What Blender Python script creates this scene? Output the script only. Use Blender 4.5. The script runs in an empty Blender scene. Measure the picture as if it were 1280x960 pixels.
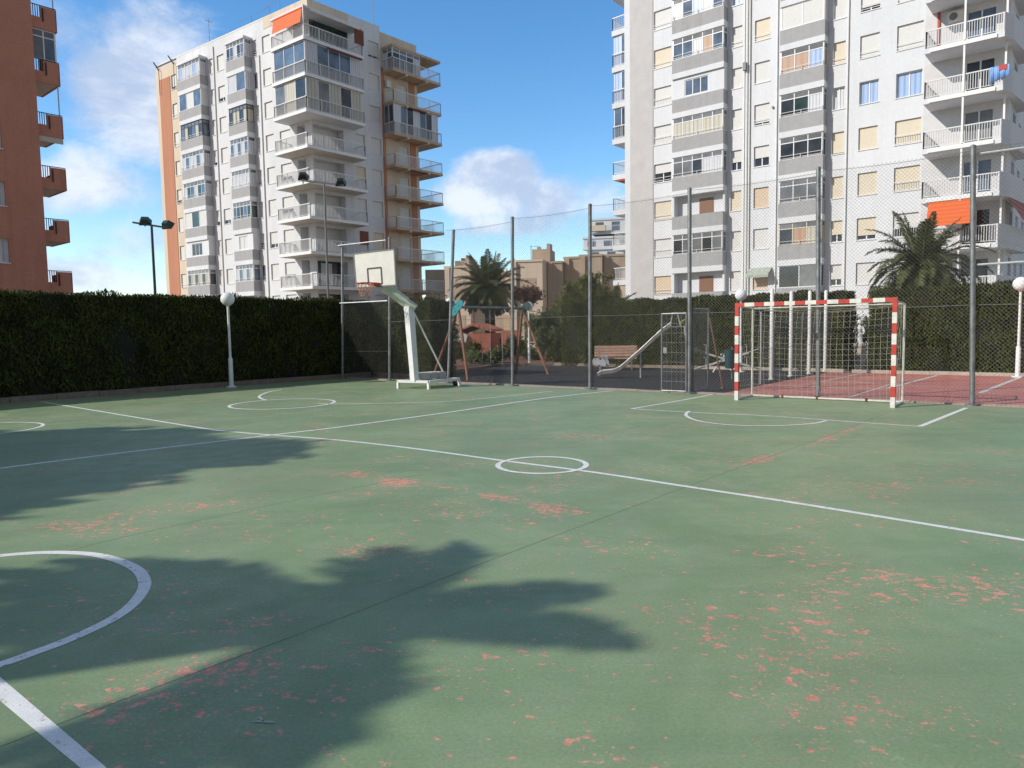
import bpy, math, random
import numpy as np
from mathutils import Vector, Matrix
random.seed(7); rng = np.random.default_rng(7)
S = bpy.context.scene
COL = S.collection
R = math.radians

# ------------------------------------------------------------------ camera model
CAMH, FPX = 1.58, 900.0
_n = Vector((-.0164, 1, .0756)).normalized()           # world up seen by the camera
_f = Vector((0, 0, -1)); _y = (_f - _n * _f.dot(_n)).normalized(); _x = _y.cross(_n)
ROT = Matrix((_x, _y, _n))                              # camera -> world
CAMLOC = Vector((0, 0, CAMH))

def ray(px, py):
    return ROT @ Vector((px - 640, -(py - 480), -FPX))
def G(px, py, z=0.0):
    d = ray(px, py); return CAMLOC + d * ((z - CAMH) / d.z)
def V(px, py, P, a):
    """point of the sight line on the vertical plane through P along a"""
    d = ray(px, py); n = Vector((a[1], -a[0], 0))
    return CAMLOC + d * (n.dot(Vector((P[0], P[1], 0)) - Vector((0, 0, 0))) / n.dot(d))
def AT(px, py, Y):
    d = ray(px, py); return CAMLOC + d * (Y / d.y)

D2 = Vector((.764, -.645, 0)).normalized()              # along the fence, to the right and nearer
D1 = Vector((-D2.y, D2.x, 0))                           # away from the camera, to the right

# ------------------------------------------------------------------ mesh helpers
class MB:
    def __init__(s): s.v = []; s.f = []; s.m = []; s.mi = 0
    def add(s, vs, fs):
        b = len(s.v); s.v.extend([tuple(p) for p in vs])
        for f in fs: s.f.append([b + i for i in f]); s.m.append(s.mi)
        return s
    def obox(s, o, a, b, c):
        o, a, b, c = Vector(o), Vector(a), Vector(b), Vector(c)
        vs = [o, o + a, o + a + b, o + b, o + c, o + a + c, o + a + b + c, o + b + c]
        fs = [(0, 3, 2, 1), (4, 5, 6, 7), (0, 1, 5, 4), (1, 2, 6, 5), (2, 3, 7, 6), (3, 0, 4, 7)]
        if a.cross(b).dot(c) < 0: fs = [f[::-1] for f in fs]
        return s.add(vs, fs)
    def box(s, c, sx, sy, sz, rz=0.0):
        ca, sa = math.cos(rz), math.sin(rz)
        a = Vector((ca, sa, 0)) * sx; b = Vector((-sa, ca, 0)) * sy; d = Vector((0, 0, sz))
        return s.obox(Vector(c) - a / 2 - b / 2, a, b, d)      # c is the middle of the base
    def bar(s, p0, p1, w, h=None, up=(0, 0, 1)):
        p0, p1 = Vector(p0), Vector(p1); d = p1 - p0; h = h or w
        u = Vector(up); r = d.cross(u)
        if r.length < 1e-6: r = d.cross(Vector((1, 0, 0)))
        r.normalize(); u = r.cross(d).normalized()
        return s.obox(p0 - r * w / 2 - u * h / 2, r * w, u * h, d)
    def tube(s, pts, rad, n=8, cap=True):
        pts = [Vector(p) for p in pts]
        rad = [rad] * len(pts) if not hasattr(rad, '__len__') else rad
        rings = []; prev = None
        for i, p in enumerate(pts):
            t = (pts[min(i + 1, len(pts) - 1)] - pts[max(i - 1, 0)]).normalized()
            if prev is None:
                r = t.cross(Vector((0, 0, 1)));
                if r.length < 1e-3: r = t.cross(Vector((1, 0, 0)))
            else: r = prev - t * prev.dot(t)
            r.normalize(); prev = r; q = t.cross(r)
            rings.append([p + (r * math.cos(2 * math.pi * k / n) + q * math.sin(2 * math.pi * k / n)) * rad[i] for k in range(n)])
        vs = [v for g in rings for v in g]; fs = []
        for i in range(len(pts) - 1):
            for k in range(n):
                a, b = i * n + k, i * n + (k + 1) % n
                fs.append((a, b, b + n, a + n))
        if cap: fs.append(tuple(range(n))[::-1]); fs.append(tuple((len(pts) - 1) * n + k for k in range(n)))
        return s.add(vs, fs)
    def lathe(s, c, prof, n=20, ax=(0, 0, 1)):
        c = Vector(c); q = Vector((0, 0, 1)).rotation_difference(Vector(ax)); vs = []; fs = []
        for r, z in prof:
            for k in range(n):
                t = 2 * math.pi * k / n
                vs.append(c + q @ Vector((r * math.cos(t), r * math.sin(t), z)))
        for i in range(len(prof) - 1):
            for k in range(n):
                a, b = i * n + k, i * n + (k + 1) % n
                fs.append((a, b, b + n, a + n))
        fs.append(tuple(range(n))[::-1]); fs.append(tuple((len(prof) - 1) * n + k for k in range(n)))
        return s.add(vs, fs)
    def ball(s, c, r, n=24, m=14, sz=1.0):
        return s.lathe(c, [(max(r * math.sin(math.pi * i / m), 1e-4), -r * sz * math.cos(math.pi * i / m)) for i in range(m + 1)], n)
    def prism(s, outline, d):
        k = len(outline); o = [Vector(p) for p in outline]; d = Vector(d)
        fs = [tuple(range(k))[::-1], tuple(range(k, 2 * k))] + [(i, (i + 1) % k, (i + 1) % k + k, i + k) for i in range(k)]
        return s.add(o + [p + d for p in o], fs)
    def quad(s, a, b, c, d): return s.add([a, b, c, d], [(0, 1, 2, 3)])
    def build(s, name, mats, parent=None, smooth=False, origin=None):
        org = Vector(origin) if origin is not None else (world_loc(parent) if parent else Vector((0, 0, 0)))
        me = bpy.data.meshes.new(name)
        me.from_pydata([(x - org.x, y - org.y, z - org.z) for x, y, z in s.v], [], s.f)
        mats = mats if isinstance(mats, (list, tuple)) else [mats]
        for m in mats: me.materials.append(m)
        if len(mats) > 1: me.polygons.foreach_set('material_index', s.m)
        if smooth:
            me.polygons.foreach_set('use_smooth', [True] * len(me.polygons))
            try: me.set_sharp_from_angle(angle=R(40))
            except Exception: pass
        me.validate(); me.update()
        o = bpy.data.objects.new(name, me); COL.objects.link(o)
        if parent: o.parent = parent
        else: o.location = org
        return o

def world_loc(o):
    p = Vector((0, 0, 0))
    while o is not None: p = p + o.location; o = o.parent
    return p

def tag(o, label=None, cat=None, group=None, kind=None):
    if label: o['label'] = label
    if cat: o['category'] = cat
    if group: o['group'] = group
    if kind: o['kind'] = kind
    return o
def empty(name, loc, label, cat, group=None):
    o = bpy.data.objects.new(name, None); COL.objects.link(o); o.location = Vector(loc)
    o.empty_display_size = .2
    return tag(o, label, cat, group)
def copy_tree(o, parent=None):
    c = o.copy(); COL.objects.link(c); c.parent = parent
    for ch in list(o.children): copy_tree(ch, c)
    return c

def quads_mesh(name, C, A, B, mat, parent=None, extra=None):
    """many small leaf faces: centres C and half-axes A, B (numpy n x 3)"""
    org = np.array(world_loc(parent)) if parent else np.zeros(3)
    n = len(C); v = np.stack([C - A - B * .6, C + A * .2 - B, C + A + B * .1, C - A * .1 + B], 1).reshape(-1, 3) - org
    me = bpy.data.meshes.new(name); me.vertices.add(4 * n); me.vertices.foreach_set('co', v.ravel().astype(np.float32))
    me.loops.add(4 * n); me.loops.foreach_set('vertex_index', np.arange(4 * n, dtype=np.int32))
    me.polygons.add(n); me.polygons.foreach_set('loop_start', np.arange(0, 4 * n, 4, dtype=np.int32))
    try: me.polygons.foreach_set('loop_total', np.full(n, 4, dtype=np.int32))
    except Exception: pass
    me.materials.append(mat); me.update(calc_edges=True); me.validate()
    o = bpy.data.objects.new(name, me); COL.objects.link(o)
    if parent: o.parent = parent
    return o
def unit(a): return a / (np.linalg.norm(a, axis=1, keepdims=True) + 1e-9)
def rand_dirs(n): return unit(rng.normal(size=(n, 3)))

# ------------------------------------------------------------------ materials
MATS = {}
def srgb(r, g, b):
    f = lambda c: (c / 255 / 12.92) if c / 255 <= .04045 else ((c / 255 + .055) / 1.055) ** 2.4
    return (f(r), f(g), f(b))
def nodes_of(m):
    m.use_nodes = True; nt = m.node_tree; return nt, nt.nodes, nt.links, nt.nodes['Principled BSDF']
def mat(name, col, rough=.6, var=.12, scale=6., stretch=(1, 1, 1), metal=0., bump=0., spec=.5, fine=0., col2=None, transl=0., streak=0., chip=None, chip_at=.64, chip_scale=14.):
    if name in MATS: return MATS[name]
    m = bpy.data.materials.new(name); nt, N, L, p = nodes_of(m)
    g = N.new('ShaderNodeNewGeometry'); mp = N.new('ShaderNodeMapping'); mp.inputs['Scale'].default_value = stretch
    L.new(g.outputs['Position'], mp.inputs['Vector'])
    t = N.new('ShaderNodeTexNoise'); t.inputs['Scale'].default_value = scale; t.inputs['Detail'].default_value = 6; t.inputs['Roughness'].default_value = .6
    L.new(mp.outputs[0], t.inputs['Vector'])
    cr = N.new('ShaderNodeValToRGB'); e = cr.color_ramp.elements
    lo = col2 or tuple(c * (1 - var) for c in col); hi = tuple(min(1, c * (1 + var)) for c in col)
    e[0].position = .32; e[1].position = .68; e[0].color = (*lo, 1); e[1].color = (*hi, 1)
    L.new(t.outputs['Fac'], cr.inputs[0]); out = cr.outputs[0]
    if fine:
        t2 = N.new('ShaderNodeTexNoise'); t2.inputs['Scale'].default_value = scale * 14; t2.inputs['Detail'].default_value = 3
        L.new(g.outputs['Position'], t2.inputs['Vector'])
        mr = N.new('ShaderNodeMapRange'); mr.inputs[1].default_value = .3; mr.inputs[2].default_value = .7; mr.inputs[3].default_value = 1 - fine; mr.inputs[4].default_value = 1 + fine
        L.new(t2.outputs['Fac'], mr.inputs[0])
        mx = N.new('ShaderNodeVectorMath'); mx.operation = 'SCALE'; L.new(out, mx.inputs[0]); L.new(mr.outputs[0], mx.inputs['Scale']); out = mx.outputs[0]
    if streak:                                              # rain streaks and grime running down a wall
        m3 = N.new('ShaderNodeMapping'); m3.inputs['Scale'].default_value = (1.7, 1.7, .07); L.new(g.outputs['Position'], m3.inputs['Vector'])
        t3 = N.new('ShaderNodeTexNoise'); t3.inputs['Scale'].default_value = 1.3; t3.inputs['Detail'].default_value = 5; t3.inputs['Roughness'].default_value = .65; L.new(m3.outputs[0], t3.inputs['Vector'])
        r3 = N.new('ShaderNodeMapRange'); r3.inputs[1].default_value = .50; r3.inputs[2].default_value = .78; r3.inputs[3].default_value = 1.; r3.inputs[4].default_value = 1 - streak; L.new(t3.outputs['Fac'], r3.inputs[0])
        x3 = N.new('ShaderNodeVectorMath'); x3.operation = 'SCALE'; L.new(out, x3.inputs[0]); L.new(r3.outputs[0], x3.inputs['Scale']); out = x3.outputs[0]
    if chip:                                                # paint worn or flaked off in small patches
        t4 = N.new('ShaderNodeTexNoise'); t4.inputs['Scale'].default_value = chip_scale; t4.inputs['Detail'].default_value = 7; t4.inputs['Roughness'].default_value = .68; L.new(g.outputs['Position'], t4.inputs['Vector'])
        r4 = N.new('ShaderNodeMapRange'); r4.inputs[1].default_value = chip_at - .015; r4.inputs[2].default_value = chip_at + .03; L.new(t4.outputs['Fac'], r4.inputs[0])
        x4 = N.new('ShaderNodeMix'); x4.data_type = 'RGBA'; L.new(r4.outputs[0], x4.inputs[0]); L.new(out, x4.inputs[6]); x4.inputs[7].default_value = (*chip, 1); out = x4.outputs[2]
    L.new(out, p.inputs['Base Color'])
    p.inputs['Roughness'].default_value = rough; p.inputs['Metallic'].default_value = metal; p.inputs['Specular IOR Level'].default_value = spec
    if bump:
        b = N.new('ShaderNodeBump'); b.inputs['Strength'].default_value = bump; b.inputs['Distance'].default_value = .02
        L.new(t.outputs['Fac'], b.inputs['Height']); L.new(b.outputs[0], p.inputs['Normal'])
    if transl:
        td = N.new('ShaderNodeBsdfTranslucent'); L.new(out, td.inputs['Color'])
        mxs = N.new('ShaderNodeMixShader'); mxs.inputs[0].default_value = transl
        o = N['Material Output']; L.new(p.outputs[0], mxs.inputs[1]); L.new(td.outputs[0], mxs.inputs[2]); L.new(mxs.outputs[0], o.inputs['Surface'])
    MATS[name] = m; return m

def striped(name, col, col2, axis='z', pitch=.05, rough=.6, duty=.5, depth=.5):
    """slats / corrugation: stripes in world space along z or across"""
    if name in MATS: return MATS[name]
    m = mat(name, col, rough, .06); nt, N, L, p = m.node_tree, m.node_tree.nodes, m.node_tree.links, m.node_tree.nodes['Principled BSDF']
    g = N.new('ShaderNodeNewGeometry'); sx = N.new('ShaderNodeSeparateXYZ'); L.new(g.outputs['Position'], sx.inputs[0])
    a = N.new('ShaderNodeMath'); a.operation = 'DIVIDE'; a.inputs[1].default_value = pitch
    if axis == 'z': L.new(sx.outputs['Z'], a.inputs[0])
    else:
        d = N.new('ShaderNodeVectorMath'); d.operation = 'DOT_PRODUCT'; d.inputs[1].default_value = axis
        L.new(g.outputs['Position'], d.inputs[0]); L.new(d.outputs['Value'], a.inputs[0])
    fr = N.new('ShaderNodeMath'); fr.operation = 'FRACT'; L.new(a.outputs[0], fr.inputs[0])
    gt = N.new('ShaderNodeMath'); gt.operation = 'GREATER_THAN'; gt.inputs[1].default_value = 1 - duty; L.new(fr.outputs[0], gt.inputs[0])
    mx = N.new('ShaderNodeMix'); mx.data_type = 'RGBA'
    L.new(gt.outputs[0], mx.inputs[0]); prev = p.inputs['Base Color'].links[0].from_socket
    L.new(prev, mx.inputs[6]); mx.inputs[7].default_value = (*col2, 1); L.new(mx.outputs[2], p.inputs['Base Color'])
    return m

# paints and metals
WHITEWALL = mat('white_render', (.66, .668, .69), .85, .05, .35, (1, 1, .25), fine=.03, bump=.05, streak=.08)
WHITEWARM = mat('white_render_aged', (.645, .65, .665), .85, .06, .35, (1, 1, .25), fine=.04, bump=.05, streak=.14)
GREYBAND = mat('grey_render', (.36, .355, .36), .85, .06, 3, fine=.05, streak=.14)
GREYSTONE = mat('grey_stone_cladding', (.50, .48, .475), .8, .06, 1.2, fine=.05)
BEIGEWALL = mat('beige_render', (.62, .515, .40), .85, .06, .8, (1, 1, .4), streak=.15)
ORANGEWALL = mat('orange_render', (.46, .20, .115), .85, .06, .7, (1, 1, .3), streak=.12)
BROWNWALL = mat('brown_render', (.50, .22, .15), .9, .08, .6, fine=.06, streak=.18)
SANDWALL = mat('sand_render', (.60, .475, .375), .9, .08, .5, (1, 1, .3), fine=.05, streak=.15)
SANDDARK = mat('sand_render_shaded', (.42, .32, .24), .9, .09, .5, fine=.05, streak=.18)  # darker copy of the sand render, shade put into the colour
CONCRETE = mat('concrete', (.45, .43, .40), .9, .1, 3, fine=.08)
SOFFIT = mat('soffit_paint', (.55, .50, .44), .9, .06, 2)
WHITEPAINT = mat('white_paint', (.74, .735, .72), .5, .06, 4, fine=.05, chip=(.40, .34, .28), chip_at=.72, chip_scale=18)
WHITEOLD = mat('white_paint_old', (.66, .63, .57), .55, .14, 9, fine=.12, chip=(.34, .25, .18), chip_at=.68, chip_scale=20)
SHUT_W = striped('white_shutter', (.64, .63, .61), (.54, .53, .52), 'z', .055, .6, .25)
SHUT_C = striped('cream_shutter', (.66, .58, .45), (.56, .49, .37), 'z', .055, .6, .25)
SHUT_P = striped('peach_shutter', (.62, .48, .35), (.52, .40, .28), 'z', .055, .6, .25)
SHUT_G = striped('grey_shutter', (.46, .45, .44), (.36, .35, .34), 'z', .055, .6, .25)
GLASS_D = mat('dark_glass', (.035, .04, .045), .08, .5, .9, spec=.6)
GLASS_B = mat('blue_grey_glass', (.10, .14, .20), .08, .4, .8, spec=.7)
GLASS_G = mat('grey_glass', (.16, .165, .17), .15, .4, .7, spec=.6)
GLASS_T = mat('green_glass', (.03, .055, .05), .1, .4, .7, spec=.6)
CURT_W = striped('pale_curtain', (.58, .58, .60), (.40, .42, .46), tuple(D2 + D1), .21, .4, .4)
CURT_B = striped('blue_curtain', (.34, .46, .68), (.22, .33, .55), tuple(D2 + D1), .3, .35, .4)
CURT_O = striped('orange_curtain', (.46, .22, .12), (.40, .30, .22), tuple(D2 + D1), .45, .5, .55)
CURT_C = striped('cream_blind', (.50, .47, .38), (.38, .35, .28), tuple(D2 + D1), .33, .5, .4)
FRAME_W = mat('white_aluminium', (.72, .72, .73), .4, .04, 5)
FRAME_D = mat('bronze_aluminium', (.05, .045, .04), .4, .1, 5)
RAILMAT = mat('white_railing', (.70, .69, .68), .45, .06, 5)
AWN_O = striped('orange_awning', (.72, .125, .016), (.62, .09, .014), 'z', .24, .7, .3)
AWN_R = mat('red_awning', (.38, .09, .05), .8, .1, 3)
AWN_B = mat('brown_awning', (.16, .055, .03), .8, .1, 3)
DOORWOOD = striped('brown_door', (.22, .10, .05), (.15, .07, .035), 'z', .06, .6, .3)
GALV = mat('galvanised_steel', (.225, .228, .23), .5, .3, 9, (1, 1, .6), metal=.55, fine=.15)
GALVL = mat('pale_galvanised_steel', (.50, .51, .52), .45, .15, 8, metal=.4, fine=.1)
WIRE = mat('galvanised_wire', (.20, .20, .195), .55, .15, 9, metal=.3)
STEEL = mat('slide_steel', (.30, .26, .23), .4, .2, 6, metal=.5)
DARKGREEN = mat('dark_green_paint', (.02, .045, .04), .4, .2, 5)
GREYPOLE = mat('grey_pole_paint', (.17, .17, .165), .5, .15, 5)
BLACKMET = mat('black_metal', (.018, .018, .02), .4, .3, 6)
REDPAINT = mat('red_paint', (.46, .045, .03), .5, .2, 14, fine=.15, chip=(.30, .20, .16), chip_at=.66, chip_scale=22)
TEAL = mat('teal_panel', (.03, .28, .33), .45, .1, 6)
BINTEAL = mat('dark_teal_plastic', (.015, .06, .07), .4, .15, 6)
WOODLEG = mat('swing_timber', (.24, .105, .06), .7, .25, 5, (1, 1, .2), fine=.15)
BENCHWOOD = mat('bench_timber', (.42, .26, .19), .7, .2, 5, fine=.1)
BOARD = mat('backboard_paint', (.73, .70, .64), .5, .07, 3)
RIMRED = mat('rim_paint', (.45, .05, .03), .4, .15, 9)
PALEGREEN = mat('greenish_white_paint', (.52, .56, .48), .5, .15, 5)
GLOBE = mat('frosted_globe', (.80, .80, .80), .3, .04, 5)
NETSTR = mat('net_string', (.44, .41, .32), .8, .1, 6)
STATUE = mat('statue_stone', (.74, .74, .73), .8, .12, 9, fine=.06)
RUBBERSEAT = mat('black_rubber', (.02, .02, .02), .7, .2, 8)
TERRA = mat('terracotta_wall', (.46, .17, .11), .85, .12, 2)
TERRAROOF = striped('terracotta_tiles', (.50, .19, .12), (.36, .12, .08), tuple(D2), .22, .8, .35)
RUST = mat('rusty_pole', (.16, .075, .05), .7, .3, 8)
GRASSCUT = None
BARK = mat('bark', (.13, .09, .06), .9, .35, 9, (1, 1, .4), bump=.6)
PALMBARK = mat('palm_bark', (.14, .095, .06), .9, .4, 14, (1, 1, 2.5), bump=.8)
LEAF_HEDGE = mat('cypress_leaves', (.051, .060, .013), .75, .5, 2.2, spec=.15, fine=.3, transl=.06)
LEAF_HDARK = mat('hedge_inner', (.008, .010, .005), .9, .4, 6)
LEAF_PALM = mat('palm_leaves', (.085, .100, .032), .5, .45, 2.5, spec=.4, transl=.2)
LEAF_PDRY = mat('dry_palm_leaves', (.15, .10, .05), .8, .35, 4)
LEAF_PINE = mat('pine_leaves', (.125, .132, .040), .7, .45, 1.5, spec=.25, fine=.3, transl=.25)
LEAF_OLE = mat('oleander_leaves', (.13, .155, .065), .6, .45, 3, spec=.3, fine=.3, transl=.3)
LEAF_RED = mat('reddish_leaves', (.10, .035, .022), .7, .4, 3, fine=.3)
KERB = mat('kerb_stone', (.22, .165, .13), .9, .2, 5, fine=.15, bump=.2)
KERBL = mat('pale_kerb_stone', (.42, .36, .30), .9, .15, 5, fine=.12)
SOIL = mat('bed_soil', (.16, .065, .04), .95, .35, 5, fine=.3)
EARTH = mat('dusty_ground', (.30, .25, .19), .95, .2, .6, fine=.15)
RUBBER = mat('black_rubber_ground', (.022, .018, .018), .9, .2, 1.5, fine=.35)
REDCOURT = mat('red_court_paint', (.52, .19, .15), .8, .14, 1.2, fine=.12)
LINEPAINT = mat('line_paint', (.74, .73, .70), .6, .10, 8, fine=.12, chip=(.36, .36, .27), chip_at=.605, chip_scale=18)
LINEOLD = mat('faded_line_paint', (.66, .65, .60), .7, .2, 9, fine=.2, chip=(.36, .34, .26), chip_at=.585, chip_scale=12)
JOINT = mat('joint_grime', (.10, .125, .085), .9, .3, 8)
# ------------------------------------------------------------------ court surface
def court_material():
    m = bpy.data.materials.new('green_court_paint'); nt, N, L, p = nodes_of(m)
    g = N.new('ShaderNodeNewGeometry'); P = g.outputs['Position']
    def noise(sc, det=5, rough=.6, dist=0., stretch=None):
        t = N.new('ShaderNodeTexNoise'); t.inputs['Scale'].default_value = sc; t.inputs['Detail'].default_value = det
        t.inputs['Roughness'].default_value = rough; t.inputs['Distortion'].default_value = dist
        if stretch:
            mp = N.new('ShaderNodeMapping'); mp.inputs['Scale'].default_value = stretch[0]; mp.inputs['Rotation'].default_value = (0, 0, stretch[1])
            L.new(P, mp.inputs['Vector']); L.new(mp.outputs[0], t.inputs['Vector'])
        else: L.new(P, t.inputs['Vector'])
        return t.outputs['Fac']
    def math_(op, a, b=None, c=None):
        n = N.new('ShaderNodeMath'); n.operation = op
        for i, x in enumerate((a, b, c)):
            if x is None: continue
            if isinstance(x, (int, float)): n.inputs[i].default_value = x
            else: L.new(x, n.inputs[i])
        return n.outputs[0]
    def mrange(x, a, b, c=0., d=1., smooth=True):
        n = N.new('ShaderNodeMapRange'); n.interpolation_type = 'SMOOTHSTEP' if smooth else 'LINEAR'
        n.inputs[1].default_value = a; n.inputs[2].default_value = b; n.inputs[3].default_value = c; n.inputs[4].default_value = d
        L.new(x, n.inputs[0]); return n.outputs[0]
    def mix(f, a, b):
        n = N.new('ShaderNodeMix'); n.data_type = 'RGBA'; L.new(f, n.inputs[0])
        for i, x in ((6, a), (7, b)):
            if isinstance(x, tuple): n.inputs[i].default_value = (*x, 1)
            else: L.new(x, n.inputs[i])
        return n.outputs[2]
    nw = N.new('ShaderNodeTexNoise'); nw.inputs['Scale'].default_value = 2.3; nw.inputs['Detail'].default_value = 4; L.new(P, nw.inputs['Vector'])
    w1 = N.new('ShaderNodeVectorMath'); w1.operation = 'SUBTRACT'; w1.inputs[1].default_value = (.5, .5, .5); L.new(nw.outputs['Color'], w1.inputs[0])
    w2 = N.new('ShaderNodeVectorMath'); w2.operation = 'MULTIPLY_ADD'; w2.inputs[1].default_value = (.42, .42, 0); L.new(w1.outputs[0], w2.inputs[0]); L.new(P, w2.inputs[2])
    w3 = N.new('ShaderNodeVectorMath'); w3.operation = 'MULTIPLY'; w3.inputs[1].default_value = (1, 1, 0); L.new(w2.outputs[0], w3.inputs[0]); PW = w3.outputs[0]
    def blob(c, a, b, ang, s):
        """worn zone: an ellipse on the court with half-axes a, b"""
        v1 = N.new('ShaderNodeVectorMath'); v1.operation = 'SUBTRACT'; v1.inputs[1].default_value = (c[0], c[1], 0); L.new(PW, v1.inputs[0])
        mp = N.new('ShaderNodeMapping'); mp.vector_type = 'TEXTURE'; mp.inputs['Rotation'].default_value = (0, 0, ang); mp.inputs['Scale'].default_value = (a, b, 1)
        L.new(v1.outputs[0], mp.inputs['Vector'])
        ln = N.new('ShaderNodeVectorMath'); ln.operation = 'LENGTH'; L.new(mp.outputs[0], ln.inputs[0])
        return mrange(ln.outputs['Value'], 1.25, .25, 0, s)
    def seg(p0, p1, w, s):
        a, b = G(*p0), G(*p1); d = b - a
        return blob((a + b) / 2, d.length / 2, w, math.atan2(d.y, d.x), s)
    zones = [seg((420, 590), (490, 598), .24, .11), seg((465, 597), (545, 606), .22, .13), seg((525, 602), (610, 616), .19, .13), seg((590, 613), (675, 632), .18, .14), seg((640, 627), (740, 644), .18, .125), seg((600, 640), (420, 610), .5, .04), seg((905, 590), (985, 563), .2, .12), seg((1000, 560), (1085, 530), .16, .13),
             seg((40, 665), (250, 640), .6, .06), seg((390, 690), (560, 668), .5, .05),
             blob(G(330, 775), .35, .16, .2, 0.086), blob(G(300, 840), .7, .25, .3, 0.050), blob(G(105, 655), .45, .3, 0, 0.058),
             blob(G(1110, 735), .9, .7, -.3, 0.040), blob(G(1000, 770), .7, .3, 0, 0.036), blob(G(1190, 740), .5, .25, 0, 0.050), blob(G(890, 800), .3, .18, .2, 0.079),
             blob(G(920, 800), .9, .5, 0, 0.043), blob(G(1180, 600), 1.8, .7, .5, 0.036), blob(G(1080, 815), .35, .1, .2, 0.058),
             blob(G(1000, 690), .9, .8, 0, 0.014), blob(G(680, 590), .7, .4, 0, 0.043), blob(G(180, 640), 1.0, .4, .3, 0.050), blob(G(700, 480), 2.5, .6, 0, 0.043), blob(G(720, 545), 1.4, 1.0, 0, 0.036),
             blob(G(450, 870), .5, .2, .3, 0.058), blob(G(200, 870), .5, .3, .3, 0.043), blob(G(120, 760), .7, .5, .3, 0.043)]
    z = zones[0]
    for q in zones[1:]: z = math_('MAXIMUM', z, q)
    n1 = noise(11., 7, .60, .25, ((1, 1.35, 1), .7)); n2 = noise(1.1, 3); n3 = noise(27, 6, .68)
    lowm = mrange(n2, .35, .7, -.07, .045)
    v = math_('ADD', math_('ADD', n1, z), lowm)
    chips = mrange(v, .624, .640)
    v2 = math_('ADD', math_('ADD', n3, math_('MULTIPLY', z, .75)), math_('MULTIPLY', lowm, .8))
    chips2 = mrange(v2, .626, .646)
    n5 = noise(44, 4, .6); v5 = math_('ADD', n5, math_('ADD', math_('MULTIPLY', z, .35), math_('MULTIPLY', mrange(noise(.8, 4), .4, .62, -.07, .03), 1.)))
    chips = math_('MAXIMUM', chips, math_('MAXIMUM', chips2, mrange(v5, .645, .665)))
    halo = mrange(v, .54, .64, 0, .35)
    g1 = mix(mrange(noise(.35, 4), .35, .65), (.200, .286, .145), (.240, .312, .166))
    g2 = mix(mrange(noise(2.6, 6, .65), .42, .72, 0, .5), g1, (.265, .318, .196))
    # rolled-on paint bands, faint, across the court
    g3 = mix(mrange(noise(1.0, 4, .6, 0, ((.18, 3.2, 1), .70)), .45, .7, 0, .35), g2, (.168, .245, .135))
    sc = mrange(noise(16, 5, .75, .6, ((1, 1.8, 1), .3)), .58, .70, 0, .6)
    g4 = mix(math_('MULTIPLY', sc, mrange(noise(.9, 2), .45, .65)), g3, (.38, .41, .29))
    g5 = mix(halo, g4, (.31, .29, .21))
    pk = mix(mrange(noise(30, 4), .3, .7), (.54, .215, .135), (.66, .34, .235))
    col = mix(chips, g5, pk)
    dirt = math_('MULTIPLY', mrange(noise(60, 3, .7), .3, .7, .9, 1.1), math_('MULTIPLY', mrange(noise(.55, 6, .7, .5), .38, .62, .90, 1.05), mrange(noise(5, 6, .75, .8), .62, .72, 1., .86)))
    vm = N.new('ShaderNodeVectorMath'); vm.operation = 'SCALE'; L.new(col, vm.inputs[0]); L.new(dirt, vm.inputs['Scale'])
    L.new(vm.outputs[0], p.inputs['Base Color'])
    L.new(mrange(noise(3, 5), .3, .7, .44, .62), p.inputs['Roughness']); p.inputs['Specular IOR Level'].default_value = .35
    b = N.new('ShaderNodeBump'); b.inputs['Strength'].default_value = .25; b.inputs['Distance'].default_value = .004
    L.new(math_('ADD', math_('MULTIPLY', chips, -1.0), math_('MULTIPLY', noise(140, 2), .5)), b.inputs['Height']); L.new(b.outputs[0], p.inputs['Normal'])
    return m

def UV(u, v): return D2 * u + D1 * v
def flat(name, pts, z, m, kind='structure'):
    mb = MB(); mb.add([(p[0], p[1], z) for p in pts], [tuple(range(len(pts)))])
    o = mb.build(name, m); o['kind'] = kind
    if o.data.polygons[0].normal.z < 0: o.data.flip_normals()
    return o
FA = Vector((1, -.76, 0)).normalized(); FP = Vector((0, 20.2, 0))       # fence line
def fence_at(px): return V(px, 470, FP, FA).xy.to_3d()
HP, HD = Vector((-5.9, 25.2, 0)), D1                                      # left hedge foot line (front face)
HP = Vector((G(288, 483).x, G(288, 483).y, 0))
flat('ground', [(-700, -300), (700, -300), (700, 900), (-700, 900)], -.06, EARTH)
cornerL = HP + D1 * 5.6
court_pts = [HP - D1 * 17, (8, -16, 0), FP + FA * 34, FP - FA * 7.4, cornerL + D1 * .3]
COURT = flat('green_court', court_pts, 0, court_material())

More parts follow.
